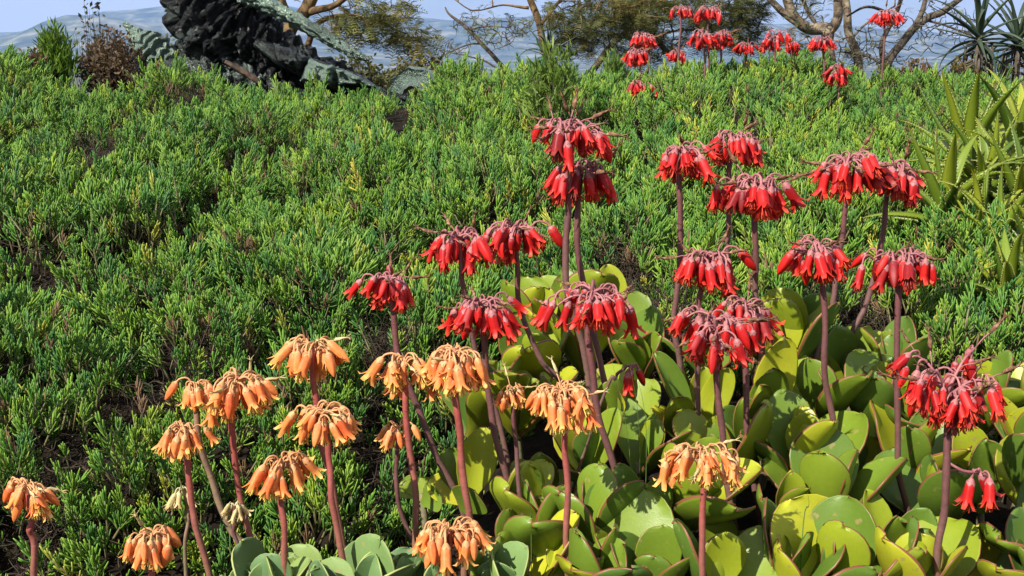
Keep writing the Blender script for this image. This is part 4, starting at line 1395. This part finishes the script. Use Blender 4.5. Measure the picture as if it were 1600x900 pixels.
# ------------------------------------------------------------------ trees
M_BARK_L = simple_noise_mat('tan_bark', [(0.3, (0.05, 0.036, 0.025)), (0.5, (0.16, 0.12, 0.08)), (0.7, (0.34, 0.28, 0.19))], 12, .85, .6, 6, bscale=30, bdist=.02)
M_BARK_G = simple_noise_mat('golden_bark', [(0.3, (0.06, 0.035, 0.016)), (0.7, (0.22, 0.135, 0.055))], 12, .85, .6, 6, bscale=30, bdist=.02)
M_BARK_D = simple_noise_mat('dark_bark', [(0.3, (0.035, 0.028, 0.022)), (0.7, (0.12, 0.095, 0.07))], 8, .9, .6, 6, bscale=30, bdist=.02)
M_FOL_OLIVE = sprig_mat('olive_foliage', [(0.0, (0.11, 0.12, 0.035)), (1.0, (0.24, 0.23, 0.07))], .3, .6)
M_FOL_DARK = sprig_mat('dark_foliage', [(0.0, (0.075, 0.10, 0.03)), (1.0, (0.17, 0.19, 0.055))], .3, .6)
M_FOL_GOLD = sprig_mat('golden_foliage', [(0.0, (0.12, 0.085, 0.025)), (1.0, (0.20, 0.15, 0.05))], .3, .6)


def frond(mb, p, d, L, r, nl=7, m=0):
    """feathery leaf: pairs of narrow leaflets on a thin rib"""
    d = d.normalized()
    s = d.cross(Vector((r.uniform(-.4, .4), r.uniform(-.4, .4), 1))).normalized()
    up = s.cross(d)
    tt = r.random()
    for k in range(nl):
        q = p + d * (L * (k + 1) / nl) - Vector((0, 0, L * .25 * (k / nl) ** 2))
        ll = L * .30 * (1 - .5 * abs(k / nl - .4))
        wv = d * (L * .055)
        for sg in (1, -1):
            e = q + s * sg * ll + d * ll * .35 + up * ll * r.uniform(-.25, .25)
            a = mb.vert(q - wv * .5, tt); b = mb.vert(q + wv * .5, tt); c = mb.vert(e + wv * .4, tt); g = mb.vert(e - wv * .4, tt)
            mb.face((a, b, c, g), m)


def tree(name, d, limbs, blobs, label, bark, fol, seed, group=None, frond_L=0.10, dd_spread=1.2, fr_per=5, twig_r=0.006, bare=0.0, cat='tree'):
    """limbs: pixel polylines [(px,py,r_px[,ddepth])...]; blobs: crown volumes (px,py,rx,ry,n)"""
    r = random.Random(seed)
    k = d / F
    foot = P(limbs[0][0][0], limbs[0][0][1], d)
    gz = ground_z(foot.x, foot.y)
    base = Vector((foot.x, foot.y, gz - .05))
    root = empty(name, base)
    tag(root, label, cat, group)
    tb = MB()
    nodes = []
    for li, lm in enumerate(limbs):
        pp = [P(q[0], q[1], d + (q[3] if len(q) > 3 else 0)) - base for q in lm]
        rr = [q[2] * k * 0.68 for q in lm]
        if li == 0:
            pp.insert(0, Vector((pp[0].x * 0.2, 0, 0))); rr.insert(0, rr[0] * 1.25)
        n = 6 * (len(pp) - 1)
        path = smooth_path(pp, n)
        rad = list(np.interp(np.linspace(0, len(rr) - 1, n + 1), range(len(rr)), rr))
        sd = r.uniform(0, 50)
        path = [p + Vector((noise.noise(p * 3 + Vector((sd, 0, 0))), noise.noise(p * 3 + Vector((0, sd, 0))), noise.noise(p * 3 + Vector((0, 0, sd))))) * .035 for p in path]
        tb.tube(path, rad, 9, disp=lambda u, a, p: 1 + .12 * noise.noise(Vector((math.cos(a) * 2, math.sin(a) * 2, p.z * 6 + sd))))
        nodes += [(p, rad[i]) for i, p in enumerate(path) if i > n * .25]
    fb = MB()
    targets = []
    for (bx, by, rx, ry, n) in blobs:
        for _ in range(n):
            while True:
                a, b, c = r.uniform(-1, 1), r.uniform(-1, 1), r.uniform(-1, 1)
                if a * a + b * b + c * c < 1: break
            targets.append(P(bx + a * rx, by + b * ry, d + c * min(dd_spread, rx * k * 1.1 + .2)) - base)
    P0 = [n_[0] for n_ in nodes]
    arr = np.array([tuple(p) for p in P0])
    dist = [float(np.min(((arr - np.array(tuple(t))) ** 2).sum(1))) for t in targets]
    order = np.argsort(dist)
    pool = [tuple(p) for p in P0]
    for oi in order:
        t = targets[oi]
        A = np.array(pool)
        dd_ = ((A - np.array(tuple(t))) ** 2).sum(1)
        j = int(np.argmin(dd_))
        s = Vector(pool[j])
        v = t - s
        if v.length < 1e-4: continue
        mid = s.lerp(t, .5) + Vector((r.gauss(0, .12), r.gauss(0, .12), r.gauss(.05, .12))) * v.length
        path = smooth_path([s, mid, t], 5)
        r0 = min(twig_r * (1 + v.length * .9), twig_r * 3)
        tb.tube(path, [r0, r0 * .9, r0 * .8, r0 * .7, r0 * .55, r0 * .35], 4, cap=False)
        for p in path[2:]:
            pool.append(tuple(p))
        if r.random() < bare: continue
        for q in range(fr_per):
            p = path[r.choice((2, 3, 4, 5, 5))]
            dv = (v.normalized() * .5 + Vector((r.gauss(0, .8), r.gauss(0, .8), r.gauss(0, .4))))
            frond(fb, p, dv, frond_L * r.uniform(.6, 1.25), r)
    tb.build('trunk', bark, root)
    if fb.f: fb.build('crown', fol, root, smooth=False)
    return root


tree('acacia_tree', 11, [[(452, 130, 19), (447, 80, 19), (456, 40, 17), (478, 8, 15), (520, -60, 12), (560, -140, 8)], [(458, 45, 12), (440, 0, 11), (415, -70, 9), (380, -150, 6)],
                         [(486, 20, 9), (520, 10, 7, -.3), (556, -15, 6, -.5), (620, -60, 4)], [(475, 100, 8, .6), (478, 70, 8, .6), (492, 40, 7, .6), (530, 25, 5, .6), (580, 30, 3.5, .5), (640, 50, 2.5, .4)],
                         [(392, 60, 6, .8), (384, 30, 6, .8), (378, -20, 6, .8), (370, -80, 5, .8)]],
     [(590, 25, 65, 28, 90), (640, 66, 50, 24, 60), (545, 45, 45, 28, 36), (600, -40, 140, 40, 90), (420, -110, 150, 60, 90), (390, 25, 22, 26, 22)],
     'feathery tree with a golden-brown trunk right behind the bronze sculpture', M_BARK_G, M_FOL_OLIVE, 11, frond_L=.15, fr_per=4)
tree('acacia_tree', 9.5, [[(853, 130, 8), (850, 70, 8), (842, 40, 8), (828, 8, 7.5), (815, -40, 6), (800, -110, 4)], [(842, 42, 4), (870, 10, 4), (910, -30, 3)], [(828, 10, 4), (790, 8, 2), (740, 15, 1.6), (700, -2, 1.2)],
                          ],
     [(930, 30, 90, 34, 210), (900, 70, 55, 24, 80), (860, -60, 160, 60, 130), (990, 20, 70, 30, 110)],
     'slim olive-leaved tree with a reddish-brown trunk beside the dark drooping aloe', M_BARK_G, M_FOL_OLIVE, 12, frond_L=.09, fr_per=5)
tree('thorn_tree', 9.0, [[(792, 125, 5), (775, 92, 5), (750, 66, 4.5), (725, 40, 4), (704, 22, 2.5), (697, 10, 1.5)], [(750, 66, 2.5), (735, 68, 2), (712, 76, 1.6), (694, 84, 1)], [(790, 118, 2.5), (760, 95, 2), (735, 88, 1.5), (700, 80, 1)], [(730, 45, 2), (760, 36, 1.6), (795, 42, 1.2)]],
     [(745, 35, 42, 22, 60), (770, 55, 50, 28, 80), (710, 75, 30, 20, 30), (820, 40, 40, 24, 50)],
     'sparse leaning thorn tree with thin dark bare branches against the blue range', M_BARK_D, M_FOL_DARK, 13, frond_L=.06, fr_per=2, twig_r=.0035, bare=.45)
tree('acacia_tree', 10.5, [[(912, 140, 9), (930, 100, 8), (968, 60, 7), (1000, 30, 6), (1030, -10, 5), (1060, -60, 4)], [(1050, 95, 6, .3), (1015, 45, 6, .3), (975, 15, 5, .3), (930, -30, 4, .3)], [(968, 60, 3.5), (1000, 62, 3), (1050, 52, 2.5), (1110, 40, 2)], [(1012, 42, 4), (1040, 10, 3), (1100, -20, 2.5)]],
     [(1060, 10, 130, 34, 320), (1130, 50, 70, 34, 150), (1000, 70, 70, 34, 120), (1090, -60, 180, 60, 170), (1170, 18, 40, 22, 60)],
     'wide flat-crowned olive-brown tree behind the distant red flower heads', M_BARK_D, M_FOL_OLIVE, 14, frond_L=.10, fr_per=5)
tree('acacia_tree', 10, [[(1306, 150, 13), (1300, 110, 13), (1292, 70, 14), (1290, 48, 15), (1262, 46, 13), (1240, 28, 12), (1228, -10, 11), (1200, -80, 8)],
                         [(1290, 52, 12), (1308, 28, 11), (1312, -10, 10), (1325, -90, 7)], [(1250, 40, 9), (1222, 16, 8), (1190, -12, 6), (1140, -50, 5)], [(1280, 44, 5), (1262, 16, 4.5), (1250, -20, 4)]],
     [(1240, 75, 45, 26, 60), (1330, -50, 150, 50, 150), (1200, -60, 120, 50, 120), (1265, 15, 40, 30, 25)],
     'forked tree with a pale sunlit trunk behind the red flower heads', M_BARK_L, M_FOL_DARK, 15, frond_L=.09, fr_per=4, bare=.2)
tree('acacia_tree', 10.6, [[(1348, 150, 10), (1340, 100, 9.5), (1330, 60, 9), (1322, 20, 9), (1318, -20, 8), (1322, -90, 6)], [(1332, 60, 3), (1360, 30, 2.5), (1400, 10, 2)]],
     [(1330, 80, 30, 30, 25), (1350, -60, 120, 40, 90)],
     'slim upright tree trunk between the forked tree and the spreading dark tree', M_BARK_L, M_FOL_DARK, 16, frond_L=.09, fr_per=3, bare=.3)
tree('thorn_tree', 10.2, [[(1376, 130, 9), (1386, 100, 9.5), (1404, 74, 9.5), (1424, 48, 9), (1450, 30, 8.5), (1476, 20, 8), (1510, -8, 6), (1560, -50, 4)], [(1378, 110, 6), (1376, 70, 6), (1385, 48, 5), (1400, 20, 5), (1412, -20, 5), (1420, -80, 4)],
                          [(1428, 44, 6), (1440, 20, 6), (1447, -10, 5), (1452, -70, 4)], [(1404, 40, 4), (1385, 20, 4), (1355, 14, 3), (1325, 26, 2)], [(1450, 30, 3), (1480, 40, 2.5), (1520, 60, 1.8), (1545, 100, 1)], [(1376, 98, 3), (1355, 85, 3), (1320, 78, 2)]],
     [(1400, 60, 75, 45, 130), (1470, 30, 60, 40, 90), (1340, 85, 50, 24, 70), (1440, -60, 150, 50, 130), (1500, 60, 45, 40, 40)],
     'spreading dark tree with many bare crooked twigs above the ground cover', M_BARK_D, M_FOL_DARK, 17, frond_L=.06, fr_per=2, twig_r=.0042, bare=.72)

# tall aloes against the range
for k, (px, py, d, n, L, lab) in enumerate([(1530, 56, 8.6, 24, .52, 'tall dark aloe with long thin curving leaves beside its twin'), (1590, 66, 9.0, 26, .52, 'tall dark aloe with a drooping dry skirt beside its twin'), (856, 84, 8.4, 26, .26, 'small dark aloe head with drooping leaves in front of the slim tree')]):
    aloe('tree_aloe', P(px, py, d), n, L, lab, None, ALOE_T, 700 + k, 85, -30, .03, M_BARK_D, None, 26)


# ------------------------------------------------------------------ shrubs and small plants behind and on the bank
def shrub(name, px, py, d, w_px, h_px, label, mat, seed, n=220, leaf_L=.02, spread=.5, upright=.5, stem_mat=None, wfac=.25, group=None, cat='shrub', nleaf=5):
    r = random.Random(seed)
    k = d / F
    foot = P(px, py, d)
    base = Vector((foot.x, foot.y, min(foot.z, ground_z(foot.x, foot.y))))
    root = empty(name, base)
    tag(root, label, cat, group)
    top = P(px, py - h_px, d).z - base.z
    W = w_px * k / 2
    sb, fb = MB(), MB()
    for i in range(n):
        a = r.uniform(0, 6.28)
        rad = W * math.sqrt(r.random())
        h = top * (1 - .45 * (rad / W) ** 2) * r.uniform(.72, 1.05)
        e = Vector((math.cos(a) * rad, math.sin(a) * rad * .8, h))
        m = Vector((e.x * (1 - upright), e.y * (1 - upright), h * .5))
        path = smooth_path([Vector((e.x * .1, e.y * .1, 0)), m, e], 8)
        sb.tube(path, [.003 * (1 - .09 * q) for q in range(9)], 3, cap=False)
        for q in range(nleaf):
            p = path[r.choice((5, 6, 7, 8, 8))] + Vector((r.gauss(0, .012), r.gauss(0, .012), r.gauss(0, .012)))
            dv = Vector((r.gauss(0, spread), r.gauss(0, spread), r.uniform(.2, 1))).normalized()
            L = leaf_L * r.uniform(.6, 1.3)
            s = dv.cross(Vector((r.gauss(0, 1), r.gauss(0, 1), r.gauss(0, 1)))).normalized() * L * wfac
            t = r.random()
            A, B, C, D = fb.vert(p, t), fb.vert(p + dv * L * .5 + s, t), fb.vert(p + dv * L, t), fb.vert(p + dv * L * .5 - s, t)
            fb.face((A, B, C, D))
    sb.build('stems', stem_mat or M_TWIG, root)
    fb.build('foliage', mat, root, smooth=False)
    return root


def fol(name, a, b):
    return sprig_mat(name, [(0.0, a), (1.0, b)], .3, .55)


M_F_BROWN = fol('brown_shrub', (0.06, 0.032, 0.018), (0.20, 0.13, 0.075))
M_F_BRIGHT = fol('bright_green', (0.07, 0.15, 0.012), (0.14, 0.25, 0.02))
M_F_OLIVE = fol('olive_shrub', (0.06, 0.065, 0.018), (0.13, 0.12, 0.035))
M_F_GREY = fol('grey_twiggy', (0.07, 0.065, 0.035), (0.16, 0.14, 0.08))
M_F_HERB = fol('herb_green', (0.06, 0.11, 0.02), (0.12, 0.19, 0.03))
M_F_RUSTY = fol('rusty_shrub', (0.06, 0.045, 0.015), (0.16, 0.10, 0.03))
shrub('green_shrub', 90, 150, 5.5, 60, 104, 'bright green fine-leaved shrub beside the dry brown shrub', M_F_BRIGHT, 1, 260, .05, .25, .75, wfac=.08, nleaf=9)
shrub('dry_shrub', 180, 175, 5.6, 105, 125, 'dry brown shrub speckled with papery flowers beside the sculpture', M_F_BROWN, 2, 420, .022, .7, .3, nleaf=9)
shrub('dry_shrub', 58, 160, 5.4, 40, 80, 'narrow dry brown shrub wedged beside the bright green shrub', M_F_BROWN, 3, 140, .02, .7, .4, nleaf=8)
shrub('twiggy_shrub', 150, 150, 6.2, 75, 150, 'tall thin twiggy shrub with a few grey leaves rising behind the dry shrub', M_F_GREY, 4, 42, .03, .7, .2, nleaf=7)
for k, (px, py, d, w, h, lab) in enumerate([(560, 175, 10, 160, 85, 'olive green bush behind the bronze arm tip'), (660, 175, 10.5, 150, 92, 'olive green bush behind the hollow bronze fragment'), (740, 175, 11, 90, 60, 'low olive bush beneath the sparse thorn tree'),
                                            (270, 160, 7.6, 60, 92, 'small twiggy olive bush between the ribbed bronze and the torso')]):
    shrub('olive_bush', px, py, d, w, h, lab, M_F_OLIVE, 20 + k, 380 if k < 3 else 60, .045, .7, .2, nleaf=10 if k < 3 else 6)
for k, (px, py, d, w, h, m, lab) in enumerate([(1425, 165, 8.0, 70, 68, M_F_RUSTY, 'rusty brown upright bush beyond the ground cover'), (1450, 160, 7.5, 34, 52, M_F_BROWN, 'narrow reddish bush between the rusty bush and the aloes'),
                                               (1500, 165, 8.2, 80, 70, M_F_RUSTY, 'rusty bush in front of the tall dark aloes'), (1535, 150, 9.6, 130, 74, M_F_HERB, 'feathery green bush spread beneath the tall dark aloes'),
                                               (1380, 170, 8.5, 60, 64, M_F_OLIVE, 'dark olive bush at the foot of the spreading dark tree'), (1235, 160, 8.8, 120, 70, M_F_OLIVE, 'dark olive bush behind the tiny and ragged red heads')]):
    shrub('bush', px, py, d, w, h, lab, m, 40 + k, 240, .035, .5, .5, nleaf=9)
shrub('herb_plant', 866, 230, 4.0, 70, 168, 'tall wispy green herb with needle leaves growing out of the ground cover', M_F_HERB, 61, 22, .05, .35, .25, wfac=.07, nleaf=40, cat='plant')
shrub('green_shrub', 958, 150, 5.3, 42, 62, 'small feathery green shrub at the top of the bank', M_F_HERB, 62, 120, .04, .25, .75, wfac=.08, nleaf=9)

# grass blades among the leaves
def grass(px0, py0, px1, py1, d, label, mat, seed, w=.0022):
    a, b = P(px0, py0, d), P(px1, py1, d - .03)
    base = Vector((a.x, a.y, min(a.z, ground_z(a.x, a.y) + .02)))
    mb = MB()
    pts_ = smooth_path([Vector((0, 0, 0)), a - base, (a - base).lerp(b - base, .6) + Vector((.004, 0, 0)), b - base], 12)
    mb.tube(pts_, [w * (1 - .07 * i) for i in range(13)], 5, flat=.35)
    o = mb.build('grass_blade', mat, None, loc=base)
    tag(o, label, 'grass', 'grass blades among the leaves')


M_GRASS = fol('grass_blade', (0.09, 0.17, 0.05), (0.16, 0.24, 0.08))
for k, g in enumerate([(985, 730, 955, 560, 1.66), (1000, 720, 985, 575, 1.68), (1010, 700, 996, 590, 1.7), (1255, 820, 1262, 770, 1.5), (830, 830, 815, 745, 1.5), (600, 890, 588, 812, 1.5), (592, 890, 583, 800, 1.52), (586, 890, 592, 820, 1.5)]):
    grass(*g, 'thin green grass blade standing between the fleshy leaves', M_GRASS, k, .0022 if k < 5 else .004)

# ------------------------------------------------------------------ haze in the valley air
def haze(density):
    m = bpy.data.materials.new('haze')
    m.use_nodes = True
    n = m.node_tree
    for x in list(n.nodes): n.nodes.remove(x)
    out = n.nodes.new('ShaderNodeOutputMaterial')
    v = n.nodes.new('ShaderNodeVolumePrincipled')
    v.inputs['Color'].default_value = (0.33, 0.53, 1.0, 1)
    v.inputs['Density'].default_value = density
    v.inputs['Anisotropy'].default_value = 0.2
    n.links.new(v.outputs['Volume'], out.inputs['Volume'])
    x0, x1, y0, y1, z0, z1 = -12000, 12000, -600, 9800, -45, 700
    mb = MB()
    vs = [mb.vert(p) for p in ((x0, y0, z0), (x1, y0, z0), (x1, y1, z0), (x0, y1, z0), (x0, y0, z1), (x1, y0, z1), (x1, y1, z1), (x0, y1, z1))]
    for f in ((3, 2, 1, 0), (4, 5, 6, 7), (0, 1, 5, 4), (1, 2, 6, 5), (2, 3, 7, 6), (3, 0, 4, 7)):
        mb.face([vs[i] for i in f])
    o = mb.build('haze', m, smooth=False)
    tag(o, 'pale blue haze filling the valley air', 'haze', kind='stuff')


haze(0.00010)
